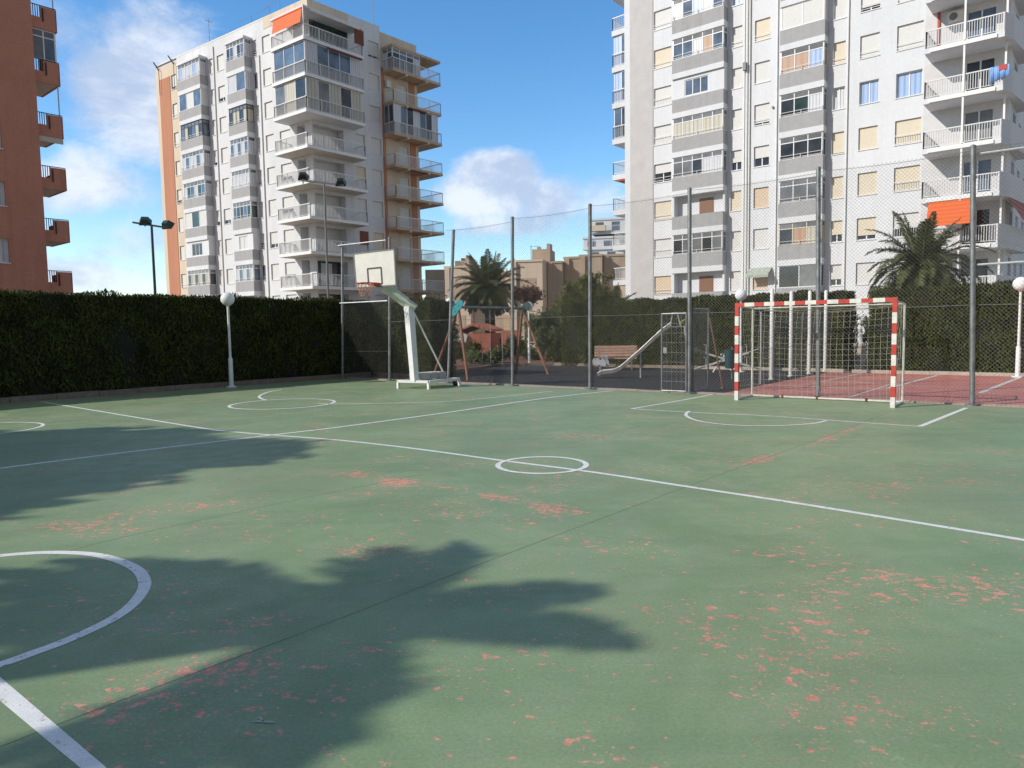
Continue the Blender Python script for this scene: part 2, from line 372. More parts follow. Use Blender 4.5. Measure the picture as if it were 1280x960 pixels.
def strip(pts, w, z, name, m, closed=False):
    """painted line along ground points"""
    pts = [Vector((p[0], p[1], 0)) for p in pts]; n = len(pts); vs = []; fs = []
    for i, p in enumerate(pts):
        a = pts[(i - 1) % n] if (closed or i > 0) else p; b = pts[(i + 1) % n] if (closed or i < n - 1) else p
        t = (b - a).normalized(); q = Vector((-t.y, t.x, 0)) * w / 2
        vs += [(p + q).to_tuple()[:2] + (z,), (p - q).to_tuple()[:2] + (z,)]
    for i in range(n if closed else n - 1):
        a, b = 2 * i, 2 * ((i + 1) % n); fs.append((a, a + 1, b + 1, b))
    mb = MB(); mb.add(vs, fs); o = mb.build(name, m); o['kind'] = 'structure'
    if o.data.polygons[0].normal.z < 0: o.data.flip_normals()
    return o
def smooth_px(pxs, k=6):
    P = [G(*p) for p in pxs]; out = []
    for i in range(len(P) - 1):
        p0 = P[max(i - 1, 0)]; p1 = P[i]; p2 = P[i + 1]; p3 = P[min(i + 2, len(P) - 1)]
        for j in range(k):
            t = j / k
            out.append(.5 * ((2 * p1) + (p2 - p0) * t + (2 * p0 - 5 * p1 + 4 * p2 - p3) * t * t + (3 * p1 - p0 - 3 * p2 + p3) * t ** 3))
    return out + [P[-1]]
Z1, Z2 = .0012, .0022
def circle(c, r, n=72, a0=0, a1=2 * math.pi): return [(c.x + r * math.cos(a0 + (a1 - a0) * i / n), c.y + r * math.sin(a0 + (a1 - a0) * i / n), 0) for i in range(n + (abs(a1 - a0) < 6.28))]
# long line between the two courts, halfway line, centre ring
strip(smooth_px([(-60, 594), (0, 585.5), (170, 564), (343, 543.5), (427, 533.5), (560, 515.5), (680, 498), (767, 488.3)]), .075, Z2, 'court_line', LINEPAINT)
strip(smooth_px([(51, 502), (136, 516), (252, 535), (300, 540.5), (343, 544), (427, 550.5), (520, 561), (619, 574.5), (740, 590), (854, 607.5), (980, 626.5), (1120, 649), (1280, 675), (1420, 698), (1700, 744), (2100, 810)]), .065, Z1, 'court_line', LINEPAINT)
strip(circle(G(677.5, 581.0), .515), .065, Z2 + .001, 'centre_ring', LINEPAINT, True)
# goal area
strip(smooth_px([(890, 493), (854, 500), (789, 511)]), .07, Z1, 'court_line', LINEOLD)
strip(smooth_px([(789, 511), (864, 515.5), (960, 520), (1060, 527), (1150, 533.2)]), .065, Z2, 'court_line', LINEOLD)
strip(smooth_px([(1150, 533.2), (1208, 510)]), .08, Z2 + .001, 'court_line', LINEPAINT)
strip(smooth_px([(862, 514), (857.5, 517.5), (860, 521.5), (872, 526), (893, 529.5), (925, 532), (960, 532.6), (995, 531.3), (1020, 529), (1033, 526)], 5), .06, Z2 + .002, 'goal_area_arc', LINEPAINT)
# basketball key rings
strip(circle(G(353.5, 504.6), 1.13), .07, Z1, 'key_ring', LINEPAINT, True)
strip(smooth_px([(352, 487), (336, 490), (326, 494), (324, 496.5), (328, 499), (334, 500.2)], 5), .07, Z2 + .001, 'key_ring_arc', LINEPAINT)
strip(smooth_px([(397, 504.5), (427, 505), (490, 503.8), (560, 501.7), (620, 496.5), (690, 489)]), .055, Z1, 'court_line', LINEOLD)
strip(circle(G(-30, 537), .98), .06, Z1, 'key_ring', LINEPAINT, True)
# large near ring and the thick line at the corner
strip(smooth_px([(-160, 722), (-80, 703), (0, 694.8), (40, 691.6), (75, 690.8), (115, 693), (147, 700.5), (170, 711), (180, 724), (179, 738), (163, 758), (135, 777), (83, 801), (40, 817), (0, 831), (-60, 848)], 6), .075, Z2, 'near_ring', LINEPAINT)
a, b, c, d = G(-40, 808), G(-40, 830), G(160, 1005), G(190, 1005)
a, b, c, d = G(-60, 795), G(-60, 826), G(142, 995), G(180, 1000)
flat('court_line', [a, b, c, d], Z1, LINEPAINT)
# saw-cut joints in the slab
for pts in ([(-40, 949), (0, 933.6), (150, 876), (427, 772.5), (640, 690), (854, 610), (917, 587), (1074, 530), (1114, 514)], [(60, 697), (127, 678), (260, 648), (427, 613), (527, 593)], [(700, 556), (738, 548), (800, 532)]):
    strip(smooth_px(pts), .006, .0006, 'slab_joint', JOINT)

# playground rubber and red court behind the fence
foot = lambda x, y: G(x, y)
f0 = FP - FA * 4.3; fR = fence_at(893); fE = FP + FA * 34
backK = [G(536, 472.5), G(620, 457.5), G(690, 456.0), G(870, 460.8), G(1003, 464)]
redbl = G(1045, 463)
flat('playground_rubber', [f0, fR, redbl, G(870, 460.8), G(690, 456.5), G(620, 457.5), G(540, 471.5)], -.01, RUBBER)
HA = Vector((1, -.82, 0)).normalized(); H0 = Vector((0, 33, 0))            # right hedges' foot line
def hedge_at(px): return V(px, 460, H0, HA).xy.to_3d()
flat('red_court', [fR, fE, fE + D1 * 12, hedge_at(1290) - D1 * .25, hedge_at(1085) - D1 * .25, hedge_at(1060) - D1 * .25, redbl], -.006, REDCOURT)
for pts, w in (([(1000, 475.5), (1080, 478.7), (1180, 484), (1285, 489.3)], .05), ([(1110, 485), (1172, 469)], .10), ([(1225, 491), (1274, 472)], .11), ([(1018, 479), (1079, 466)], .07), ([(960, 480.5), (1000, 482), (1060, 486)], .05), ([(1060, 497), (1120, 478)], .05)):
    strip(smooth_px(pts), w, -.002, 'red_court_line', LINEOLD)
flat('planting_bed', [G(540, 470), G(620, 456.5), G(690, 455.3), G(700, 440), G(640, 436), G(520, 440)], .03, SOIL)
flat('planting_bed', [hedge_at(1055), hedge_at(1095), hedge_at(1095) + D1 * 8, hedge_at(1055) + D1 * 8], .02, SOIL)
# kerbs: real steps
def kerb(pts, w, h, m, z0=-.05):
    mb = MB(); total = 0
    for a, b in zip(pts[:-1], pts[1:]):
        a, b = Vector((a[0], a[1], 0)), Vector((b[0], b[1], 0)); n = max(1, int((b - a).length / 1.0)); t = (b - a).normalized(); q = Vector((-t.y, t.x, 0)) * w
        for i in range(n):
            p = a.lerp(b, i / n) + Vector((0, 0, z0)); r = a.lerp(b, (i + 1) / n) + Vector((0, 0, z0)) - t * .012
            mb.obox(p, r - p, q, Vector((0, 0, h - z0 + random.uniform(-.006, .006))))
    o = mb.build('kerb', m); o['kind'] = 'structure'; return o
kerb([HP - D1 * 32 - D2 * .12, cornerL - D2 * .12 - D1 * .1], .2, .13, KERB)
kerb([cornerL + D1 * .1, G(536, 472.5), G(620, 457.5), G(692, 456.2), G(872, 460.8)], .14, .10, KERB)
kerb([G(872, 460.8), G(1003, 463.6), hedge_at(1062) - D1 * .35], .14, .10, KERBL)
kerb([hedge_at(1068) - D1 * .3, hedge_at(1275) - D1 * .3, hedge_at(1600) - D1 * .3], .14, .09, KERBL)
kerb([FP - FA * 7.2 + D1 * .12, FP + FA * 33 + D1 * .12], .12, .03, KERBL)

# ------------------------------------------------------------------ hedges
def hedge(name, p, q, h, thick, label, n_per=420, side=1, zvar=.0):
    """clipped hedge: p, q are the foot of the visible face"""
    p, q = Vector((p[0], p[1], 0)), Vector((q[0], q[1], 0)); t = (q - p).normalized(); nrm = Vector((t.y, -t.x, 0)) * side  # towards the court
    L_ = (q - p).length; T = empty(name, p.lerp(q, .5), label, 'hedge')
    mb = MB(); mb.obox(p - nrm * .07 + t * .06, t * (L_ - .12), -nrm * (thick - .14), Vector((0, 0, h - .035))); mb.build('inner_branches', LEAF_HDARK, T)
    def face(o, a, b, nn, la, lb, dens, topedge=False):
        k = int(la * lb * dens); u = rng.random(k); w = rng.random(k)
        # bulges of the clipped face
        bul = .065 * np.sin(u * la * 1.9 + 1.3) * np.cos(w * lb * 2.3) + .035 * np.sin(u * la * 5.1 + w * 4) + rng.normal(0, .022, k)
        gap = (np.sin(u * la * 1.27 + .6) > .93) * .10 * (w < .85) * .4
        C = np.array(o)[None] + np.outer(u * la, np.array(a)) + np.outer(w * lb, np.array(b)) + np.outer(bul - gap, np.array(nn))
        N_ = unit(np.array(nn)[None] * .8 + rand_dirs(k) * .75)
        up = unit(np.array([[0, 0, 1.]]) + rand_dirs(k) * .55 + np.array(nn)[None] * .25)
        A = unit(np.cross(N_, up)) ; B = unit(np.cross(A, N_))
        s = rng.uniform(.6, 1.4, k)[:, None] * np.where(rng.random(k) < .03, 1.9, 1.)[:, None]
        return C, A * .017 * s, B * .046 * s
    P = []
    P.append(face(p, t, Vector((0, 0, 1)), nrm, L_, h, n_per))
    P.append(face(p + Vector((0, 0, h)), t, -nrm, Vector((0, 0, 1)), L_, thick, n_per * .55))
    P.append(face(p - nrm * thick, t, Vector((0, 0, 1)), -nrm, L_, h, n_per * .25))
    P.append(face(p, -nrm, Vector((0, 0, 1)), -t, thick, h, n_per * .8))
    P.append(face(q, -nrm, Vector((0, 0, 1)), t, thick, h, n_per * .8))
    # stray sprigs along the top
    k = int(L_ * 26); u = rng.random(k) * L_; C = np.array(p)[None] + np.outer(u, np.array(t)) - np.outer(rng.random(k) * thick * .6, np.array(nrm)); C[:, 2] = h + rng.uniform(-.02, .045, k)
    B = unit(np.array([[0, 0, 1.]]) + rand_dirs(k) * .5); A = unit(np.cross(B, rand_dirs(k)))
    P.append((C, A * .011, B * .05))
    quads_mesh('foliage', np.concatenate([x[0] for x in P]), np.concatenate([x[1] for x in P]), np.concatenate([x[2] for x in P]), LEAF_HEDGE, T)
    return T
hedge('clipped_hedge', HP - D1 * 33 - D2 * .32, cornerL - D2 * .32 + D1 * .1, 2.70, 1.3, 'long tall clipped hedge in deep shade along the left side of the green court', 760)
bh0 = cornerL - D2 * 1.3 + D1 * .12; bh1 = G(546, 471.5); bh1 = bh0 + D2 * (bh1 - bh0).dot(D2)
hedge('clipped_hedge', bh0, bh1, 2.62, 1.2, 'short clipped hedge behind the basketball stand, half crossed by a slanting shadow', 900)
hedge('clipped_hedge', hedge_at(703), hedge_at(1055), 2.66, 1.4, 'clipped hedge in the sun behind the slide, bench and white poles', 900)
hedge('clipped_hedge', hedge_at(1085), hedge_at(1420), 2.68, 1.5, 'clipped hedge in the sun beside the red court, below the large palm', 900)
# ------------------------------------------------------------------ chain-link fence
def pole_h(px, top, base=None):
    b = fence_at(px); return AT(px, top, b.y).z
posts = [(428, 304, 0), (487, 297, 0), (560, 288, 7), (640.5, 272, 0), (737.5, 256, 0), (862, 236, 0), (1023, 210, 0), (1216.5, 183, 0)]
fence = empty('chain_link_fence', fence_at(640), 'tall chain-link fence on galvanised posts along the far edge of the green court', 'fence')
PB = []
for px, top, lean in posts:
    b = fence_at(px); t = AT(px + lean, top, b.y); PB.append((b, t))
    mb = MB(); mb.tube([b - Vector((0, 0, .1)), b.lerp(t, .5), t], .048, 10)
    mb.lathe(t, [(.052, -.03), (.052, .012), (.02, .03)], 10); mb.lathe(b, [(.12, -.02), (.12, .02), (.09, .035)], 10)
    mb.build('post', GALV, fence, True)
for k in (1, 2):
    b = PB[-1][0] + (PB[-1][0] - PB[-2][0]) * k * 1.02; t = b + Vector((0, 0, 4.9)); PB.append((b, t))
    mb = MB(); mb.tube([b, t], .048, 10); mb.lathe(b, [(.12, -.02), (.12, .02), (.09, .035)], 10); mb.build('post', GALV, fence, True)
mesh = MB(); sel = MB()
for i in range(len(PB) - 1):
    (b0, t0), (b1, t1) = PB[i], PB[i + 1]
    d = (b1 - b0).length; h = (t0.z + t1.z) / 2 - .05; off = D1 * .055
    if i == 0: h = 1.88 + .7
    a = (b1 - b0).normalized(); step = .075; lo = .03
    n = int((d + h) / step)
    def P_(u, z, k): return b0 + off + a * u + Vector((0, 0, z)) + D1 * (.0025 if k else -.0025)
    for sgn in (0, 1):
        k = -int(h / step)
        while k * step < d:
            u0 = k * step; z0 = lo; u1 = u0 + (h - lo); z1 = h
            if u0 < 0: z0 = lo - u0; u0 = 0
            if u1 > d: z1 = h - (u1 - d); u1 = d
            if u1 - u0 > .05:
                if sgn: u0, u1 = d - u0, d - u1
                # the door opening in the panel left of the goal
                p, q = P_(u0, z0, sgn), P_(u1, z1, sgn)
                mesh.tube([p, q], .0019, 3, cap=False)
            k += 1
    # tension wires
    for z in ([lo, 1.9, h] if i else [lo, .95, h]):
        sag = .05 if z == h else .01
        pts = [P_(d * j / 8, z - sag * 4 * (j / 8) * (1 - j / 8), 0) - off * .5 for j in range(9)]
        mesh.tube(pts, .004 if z != 1.9 else .006, 4, cap=False)
tag(mesh.build('wire_mesh', WIRE, fence))
def rail(i, z0, z1, r=.022):
    mb = MB(); p = PB[i][0] + Vector((0, 0, z0)); q = PB[i + 1][0] + Vector((0, 0, z1)); mb.tube([p, q], r, 8); mb.build('rail', GALVL, fence, True)
rail(0, PB[0][1].z - .08, PB[1][1].z - .08); rail(0, AT(428, 379, PB[0][0].y).z, AT(487, 376, PB[1][0].y).z)
rail(7, AT(1222, 192, PB[7][0].y).z, AT(1222, 192, PB[7][0].y).z); rail(7, AT(1222, 331, PB[7][0].y).z, AT(1222, 331, PB[7][0].y).z + .03)

# gate leaves next to the post left of the goal
def gate(p, q, h, label, bars, group=None):
    p, q = Vector(p), Vector(q); T = empty('metal_gate', p.lerp(q, .5), label, 'gate', group)
    up = Vector((0, 0, h)); lift = Vector((0, 0, .05)); mb = MB()
    mb.tube([p + lift, p + up], .022, 8); mb.tube([q + lift, q + up], .022, 8); mb.tube([p + up, q + up], .022, 8); mb.tube([p + lift, q + lift], .022, 8)
    mb.build('gate_frame', GALV, T, True)
    if bars:
        mb = MB()
        for j in range(1, 8): z = Vector((0, 0, .05 + (h - .05) * j / 8)); mb.tube([p + z, q + z], .004, 5)
        for j in range(1, 5): d = (q - p) * j / 5; mb.tube([p + d + lift, p + d + up], .004, 5)
        mb.build('grille', GALV, T)
    mb = MB(); w = (q - p).length; st = .085; a = (q - p).normalized()
    for sgn in (0, 1):
        k = -int(h / st)
        while k * st < w:
            u0, z0, u1, z1 = k * st, .05, k * st + h - .05, h
            if u0 < 0: z0 -= u0; u0 = 0
            if u1 > w: z1 -= u1 - w; u1 = w
            if sgn: u0, u1 = w - u0, w - u1
            mb.tube([p + a * u0 + Vector((0, 0, z0)), p + a * u1 + Vector((0, 0, z1))], .0017, 3, cap=False); k += 1
    mb.build('wire_mesh', WIRE, T)
    mb = MB(); m_ = p.lerp(q, .12) + Vector((0, 0, .95)); mb.obox(m_ - a * .04, a * .09, D1 * .05, Vector((0, 0, .14))); mb.build('latch', GALV, T)
    return T
ga, gb = fence_at(828.5), fence_at(859)
gate(ga - D1 * .05, gb - D1 * .05, AT(829, 392.5, ga.y).z, 'low barred gate leaf in the fence line, in front of the slide ladder', True)
gc = G(885, 487.5); gate(fence_at(864) + D1 * .1, gc, AT(885, 386.5, gc.y).z, 'low gate leaf standing open into the playground beside the tall fence post', False)
# rusty stay pole beside the open gate
mb = MB(); p = G(903.5, 485); mb.tube([p, AT(887, 397, p.y + .3)], .022, 7); mb.lathe(p, [(.06, -.01), (.06, .03)], 8)
tag(mb.build('stay_pole', RUST, None, True, p), 'thin rusty leaning pole between the open gate and the goal', 'pole')

# ------------------------------------------------------------------ handball goal
g1, g2 = G(921, 500), G(1116, 509.6)
gd = (g2 - g1); gw = gd.length; gx = gd.normalized(); gy = Vector((-gx.y, gx.x, 0)); GH = 2.06
T = empty('football_goal', g1.lerp(g2, .5), 'red and white striped football goal with a net, standing before the fence', 'goal')
def striped_bar(name, p, q, n, first, w=.08):
    mb = MB(); d = (q - p) / n; ax = d.normalized(); side = gx if abs(ax.z) > .5 else Vector((0, 0, 1))
    for i in range(n):
        mb.mi = (i + first) % 2; mb.bar(p + d * i, p + d * (i + 1), w, w, up=gy)
    return mb.build(name, [REDPAINT, WHITEOLD], T)
up = Vector((0, 0, 1))
for g in (g1, g2): striped_bar('goal_post', g + up * (GH - .08), g, 10, 0)
striped_bar('crossbar', g1 + up * (GH - .04) - gx * .04, g2 + up * (GH - .04) + gx * .04, 15, 0)
D_ = .9; r1, r2 = g1 + gy * D_, g2 + gy * D_
mb = MB()
for g, r in ((g1, r1), (g2, r2)):
    mb.tube([r + up * .03, r + up * (GH - .1)], .022, 8); mb.tube([g + up * (GH - .06), r + up * (GH - .1)], .016, 8); mb.tube([g + up * .03, r + up * .03], .022, 8)
mb.tube([r1 + up * .03, r2 + up * .03], .022, 8); mb.tube([r1 + up * (GH - .1), r2 + up * (GH - .1)], .012, 8)
mb.build('rear_frame', WHITEOLD, T, True)
for f in (.22, .46, .78): mb = MB(); mb.box(r1.lerp(r2, f), .05, .07, .07); mb.build('anchor', RUST, T)
net = MB()
def netpanel(fn, nu, nv, r=.0026):
    for i in range(nu + 1):
        net.tube([fn(i / nu, j / 14) for j in range(15)], r, 3, cap=False)
    for j in range(nv + 1):
        net.tube([fn(i / 20, j / nv) for i in range(21)], r, 3, cap=False)
jit = lambda a, b: .012 * math.sin(a * 37 + b * 11) + .01 * math.sin(b * 29 + a * 7)
zt = GH - .12
def back(a, b):
    s = math.sin(math.pi * a) ; p = r1.lerp(r2, .015 + a * .97) + up * (.05 + (zt - .05 - .10 * s) * b)
    return p - gy * ((.10 + .10 * s) * (1 - b) * b * 2.2 + .03 + jit(a, b))
def roof(a, b):
    s = math.sin(math.pi * a); p = (g1 + gy * .05).lerp(g2 + gy * .05, .015 + a * .97).lerp(r1.lerp(r2, .015 + a * .97), b)
    return p + up * (GH - .05 - .07 * b - .14 * s * math.sin(math.pi * (b * .5 + .02)) * (1 if b < 1 else .72)) - gy * (.03 * b)
def sidep(g, r, k): return lambda a, b: (g + gy * .05).lerp(r, a * .97) + up * (.05 + (zt - .02) * b) - gx * k * (.06 * math.sin(math.pi * a) * math.sin(math.pi * b)) + gx * jit(a, b) * .6
netpanel(back, 25, 16); netpanel(roof, 25, 6); netpanel(sidep(g1, r1, -1), 7, 16); netpanel(sidep(g2, r2, 1), 7, 16)
net.build('net', NETSTR, T)

# ------------------------------------------------------------------ basketball stand
bb = G(527, 481)                        # pole foot region
T = empty('basketball_stand', bb, 'white wheeled basketball stand with a leaning square post, backboard and red hoop', 'basketball hoop')
Yb = G(511, 479).y
hx = -D2; ax_ = D2                          # the board faces along the baseline (to the left)
# base frame corners seen in the photo
b1, b2, b3 = G(498, 485.5), G(536, 486.5), G(574, 482.5)
pf = AT(518, 476, G(518, 480).y); 
u = (b3 - b2).normalized(); lft = (b1 - b2)
zb = .20
base_o = b2; e1 = (b3 - b2); e2 = (b1 - b2)
mb = MB()
c = [b2, b3, b3 + e2 * .92, b1]
for i in range(4):
    mb.bar(c[i] + up * zb, c[(i + 1) % 4] + up * zb, .08, .07)
mb.bar((c[0] + c[3]) / 2 + up * zb, (c[1] + c[2]) / 2 + up * zb, .07, .06); mb.bar((c[0] + c[1]) / 2 + up * zb, (c[2] + c[3]) / 2 + up * zb, .07, .06)
mb.build('base_frame', WHITEPAINT, T)
for q in c[:2] + c[3:]:
    mb = MB(); mb.bar(q + up * .0, q + up * (zb - .03), .07, .07, up=D1); mb.build('leg', WHITEPAINT, T)
mb = MB(); wq = c[1] + e2 * .12; mb.tube([wq - D1 * .03 + up * .09, wq + D1 * .03 + up * .09], .09, 14); mb.build('wheel', BLACKMET, T, True)
mb = MB(); o = c[0].lerp(c[1], .15) + e2 * .35 + up * (zb + .05)
for i in range(3): mb.obox(o + e1 * (.02 + .26 * i), e1 * .235, e2 * .45, up * .17)
mb.build('counterweight', CONCRETE, T)
# post, arm
pY = (c[0] + (c[3] - c[0]) * .45 + e1 * .05).y
P0 = AT(518.5, 477, pY); P0.z = zb; P1 = AT(511, 383, pY); Pa = AT(516, 383, pY)
mb = MB()
def taper(p, q, w0, w1, ua, ub):
    vs = []
    for pt, w in ((p, w0), (q, w1)):
        for sa, sb in ((-1, -1), (1, -1), (1, 1), (-1, 1)): vs.append(pt + ua * sa * w / 2 + ub * sb * w / 2)
    mb.add(vs, [(3, 2, 1, 0), (4, 5, 6, 7)] + [(i, (i + 1) % 4, (i + 1) % 4 + 4, i + 4) for i in range(4)])
taper(P0, P1, .17, .20, D2, D1); mb.build('post', WHITEPAINT, T)
boardc = AT(469, 338, pY - .1)
A1 = AT(481, 357, pY - .05)
mb = MB()
arm = [(AT(519, 386, pY), .10), (AT(508, 378, pY), .11), (AT(480, 358, pY - .05), .16)]
for (p, w), (q, w2) in zip(arm[:-1], arm[1:]): mb.bar(p, q, .15, (w + w2) * .9, up=D1.cross((q - p).normalized()))
mb.build('arm', PALEGREEN, T)
mb = MB(); mb.tube([AT(516, 388, pY), c[1].lerp(c[2], .45) + up * zb], .024, 8); mb.build('stay', WHITEPAINT, T, True)
# backboard: corners from the photo, on a plane square to the arm
BB = boardc
bdir = Vector((.92, -.39, 0)).normalized(); bn = Vector((-bdir.y, bdir.x, 0))
cs = [V(x, y, BB, bdir) for x, y in ((442, 317.5), (492.5, 311.5), (495, 356.5), (445.5, 360))]
mb = MB(); mb.prism(cs, bn * .03); board = mb.build('backboard', BOARD, T)
def on(a, b): return (cs[0].lerp(cs[1], a)).lerp(cs[3].lerp(cs[2], a), b) - bn * .006
def boardline(pts, w, name, m, closed=True):
    mb = MB(); n = len(pts)
    for i in range(n): mb.bar(on(*pts[i]) , on(*pts[(i + 1) % n]), w, .006, up=bn)
    return mb.build(name, m, board)
boardline([(.32, .47), (.66, .47), (.66, .93), (.32, .93)], .04, 'target_square', mat('charcoal_line', (.07, .065, .06), .6, .2))
mb = MB(); cc = [q + bn * .015 for q in cs]
for i in range(4): mb.bar(cc[i], cc[(i + 1) % 4], .035, .045, up=bn)
mb.build('board_edge', GREYPOLE, board)
hm = on(.55, .93); hc = hm - bn * .42 + D2 * -.10; hr = .225
hc = V(456.5, 354, hm - bn * .40, bdir)
mb = MB(); ring = [hc + Vector((hr * math.cos(t), hr * math.sin(t), 0)) for t in np.linspace(0, 2 * math.pi, 29)]
mb.tube(ring, .014, 8, cap=False); near = min(ring, key=lambda q: (q - hm).length)
mb.obox(near - bdir * .07 - up * .06, bdir * .14, (hm - near) + bn * .01, up * .09); mb.build('hoop', RIMRED, T, True)
mb = MB(); k = 12
for j in range(k):
    for sg in (-1, 1):
        pts = []
        for s in range(7):
            f = s / 6; rr = hr * (1 - .42 * f); t = 2 * math.pi * j / k + sg * f * 1.2
            pts.append(hc + Vector((rr * math.cos(t), rr * math.sin(t), -.34 * f)))
        mb.tube(pts, .006, 4, cap=False)
mb.build('hoop_net', mat('hoop_net_cord', (.5, .25, .16), .8, .2), T)
mb = MB(); mb.tube([on(.97, .75) + bn * .05, AT(497, 371, pY)], .02, 6); mb.tube([on(.2, .98) + bn * .05, AT(478, 362, pY)], .02, 6); mb.build('board_brace', WHITEOLD, T, True)

# ------------------------------------------------------------------ globe lamps
def globe_lamp(foot, zc, top_px=None):
    T = empty('globe_lamp', foot, '', 'lamp post', 'globe lamp posts round the courts')
    b = Vector(foot); mb = MB(); tip = Vector(top_px) if top_px else b + up * zc; ax = (tip - b)
    mb.lathe(b, [(.15, 0), (.15, .03), (.065, .05), (.062, .85), (.045, .88)], 14); mb.build('base_sleeve', WHITEPAINT, T, True)
    mb = MB(); mb.tube([b + ax * .3, b + ax * ((zc - .17) / zc)], [.040, .034], 12); mb.lathe(b + ax * ((zc - .22) / zc), [(.034, 0), (.07, .03), (.07, .06)], 12); mb.build('pole', WHITEPAINT, T, True)
    mb = MB(); mb.ball(tip, .2); mb.build('globe', GLOBE, T, True)
    return T
l1 = globe_lamp(G(289.5, 484), 2.62)
lamps = [(l1, 'globe lamp post in front of the long dark hedge on the left')]
for (x, d, gxp, gyp), lab in zip([(564.5, 27.5, 0, 0), (662, 32.6, 0, 0), (925.5, 24.6, 0, 0), (1272, 20.3, 0, 0)],
        ['globe lamp post half hidden by the leaning fence post beside the swing', 'globe lamp post behind the far end of the swing frame', 'globe lamp post behind the left post of the striped goal', 'globe lamp post beside the sunlit hedge at the edge of the red court']):
    c = copy_tree(l1); q = AT(x, 470, d); c.location = (q.x, q.y, 0); lamps.append((c, lab))
for o, lab in lamps: o['label'] = lab
# ------------------------------------------------------------------ floodlight masts
def mast(base, ztop, arm, lights, m, label, rad=.06, tilt=0):
    b = Vector(base); T = empty('floodlight_mast', b, label, 'floodlight'); t = b + up * ztop
    mb = MB(); mb.tube([b, t], [rad, rad * .75], 10); mb.build('pole', m, T, True)
    mb = MB(); mb.bar(t + arm[0], t + arm[1], .08, .08); mb.build('crossarm', m, T)
    for p, rz in lights:
        mb = MB(); c = t + p; a = Vector((math.cos(rz), math.sin(rz), 0)); q = Vector((-a.y, a.x, 0)); dn = (q * .75 - up * .66).normalized(); u2 = a.cross(dn)
        vs = []
        for k, (w, h) in ((0, (.28, .20)), (1, (.52, .36))):
            o = c + dn * (k * .28 - .11)
            for sa, sb in ((-1, -1), (1, -1), (1, 1), (-1, 1)): vs.append(o + a * sa * w / 2 + u2 * sb * h / 2)
        mb.add(vs, [(3, 2, 1, 0), (4, 5, 6, 7)] + [(i, (i + 1) % 4, (i + 1) % 4 + 4, i + 4) for i in range(4)])
        h = mb.build('lamp_housing', BLACKMET if m is GREYPOLE else DARKGREEN, T)
        mb = MB(); o = c + dn * .175; mb.obox(o - a * .22 - u2 * .15, a * .44, u2 * .30, dn * .01); mb.build('lens', GLASS_G, h)
        mb = MB(); mb.bar(c - up * .12 - a * .0, t + Vector((p.x, p.y, 0)), .05, .05, up=a); mb.build('bracket', m, h)
    return T
Ym = 36.; b = AT(405.2, 229, Ym); zt_ = b.z
e0, e1_ = AT(376.5, 225.5, Ym) - b, AT(430, 231.5, Ym) - b
mast((b.x, b.y, 0), zt_, (e0, e1_), [(AT(378.5, 219, Ym) - b, .1), (AT(425.5, 226.5, Ym) - b, .1)], GREYPOLE, 'tall grey mast with two floodlights in front of the corner balconies')
Ym = 33.; b = AT(189.5, 283, Ym); e0, e1_ = AT(166, 278, Ym) - b, AT(211, 285, Ym) - b
mast((b.x, b.y, 0), b.z, (e0, e1_), [(AT(181, 275, Ym) - b, .3), (AT(208, 279.5, Ym) - b, -.3)], DARKGREEN, 'dark green mast with two floodlights beside the orange striped tower', .07)

# ------------------------------------------------------------------ white poles and low wire fence by the red court
w0 = None
for (x, y, top), lab in zip([(964, 474.7, 362), (988, 470.5, 365), (1011, 467.5, 364.5), (1031, 464.5, 364)],
        ['white painted pole behind the goal, leftmost and nearest of the four', 'white painted pole behind the goal, second of four from the left', 'white painted pole behind the goal, third of four, just left of the fence post', 'white painted pole behind the goal, farthest of the four, right of the fence post']):
    p = G(x, y); h = AT(x, top, p.y).z
    if w0 is None:
        mb = MB(); mb.lathe(p, [(.085, 0), (.085, .02), (.055, .03), (.055, h), (.03, h + .03)], 12); o = mb.build('white_pole', WHITEPAINT, None, True, p); w0 = (o, h)
    else:
        o = w0[0].copy(); COL.objects.link(o); o.location = p; o.scale = (1, 1, h / w0[1])
    tag(o, lab, 'pole', 'white poles behind the goal')
T = empty('low_wire_fence', G(1001, 471), 'low wire fence on thin grey posts between the playground and the red court', 'fence')
fp_ = [G(950.5, 480), G(1001.5, 470), G(1043.5, 463.5)]; mb_m = MB()
for i, p in enumerate(fp_):
    mb = MB(); mb.tube([p, p + up * 1.95], .024, 8); mb.build('post', GALVL, T, True)
mb = MB(); mb.tube([fp_[2] + up * 1.7, fp_[2] - D1 * .2 - D2 * .35], .018, 7); mb.build('brace', GALVL, T, True)
for i in range(2):
    p, q = fp_[i], fp_[i + 1]; d = (q - p); w = d.length; a = d.normalized(); st = .11; h = 1.9
    for z in (.05, .95, 1.9): mb_m.tube([p + up * z, q + up * z], .005, 4, cap=False)
    for sg in (0, 1):
        k = -int(h / st)
        while k * st < w:
            u0, z0, u1, z1 = k * st, .05, k * st + h - .05, h
            if u0 < 0: z0 -= u0; u0 = 0
            if u1 > w: z1 -= u1 - w; u1 = w
            if sg: u0, u1 = w - u0, w - u1
            mb_m.tube([p + a * u0 + up * z0, p + a * u1 + up * z1], .0022, 3, cap=False); k += 1
mb_m.build('wire_mesh', WIRE, T)

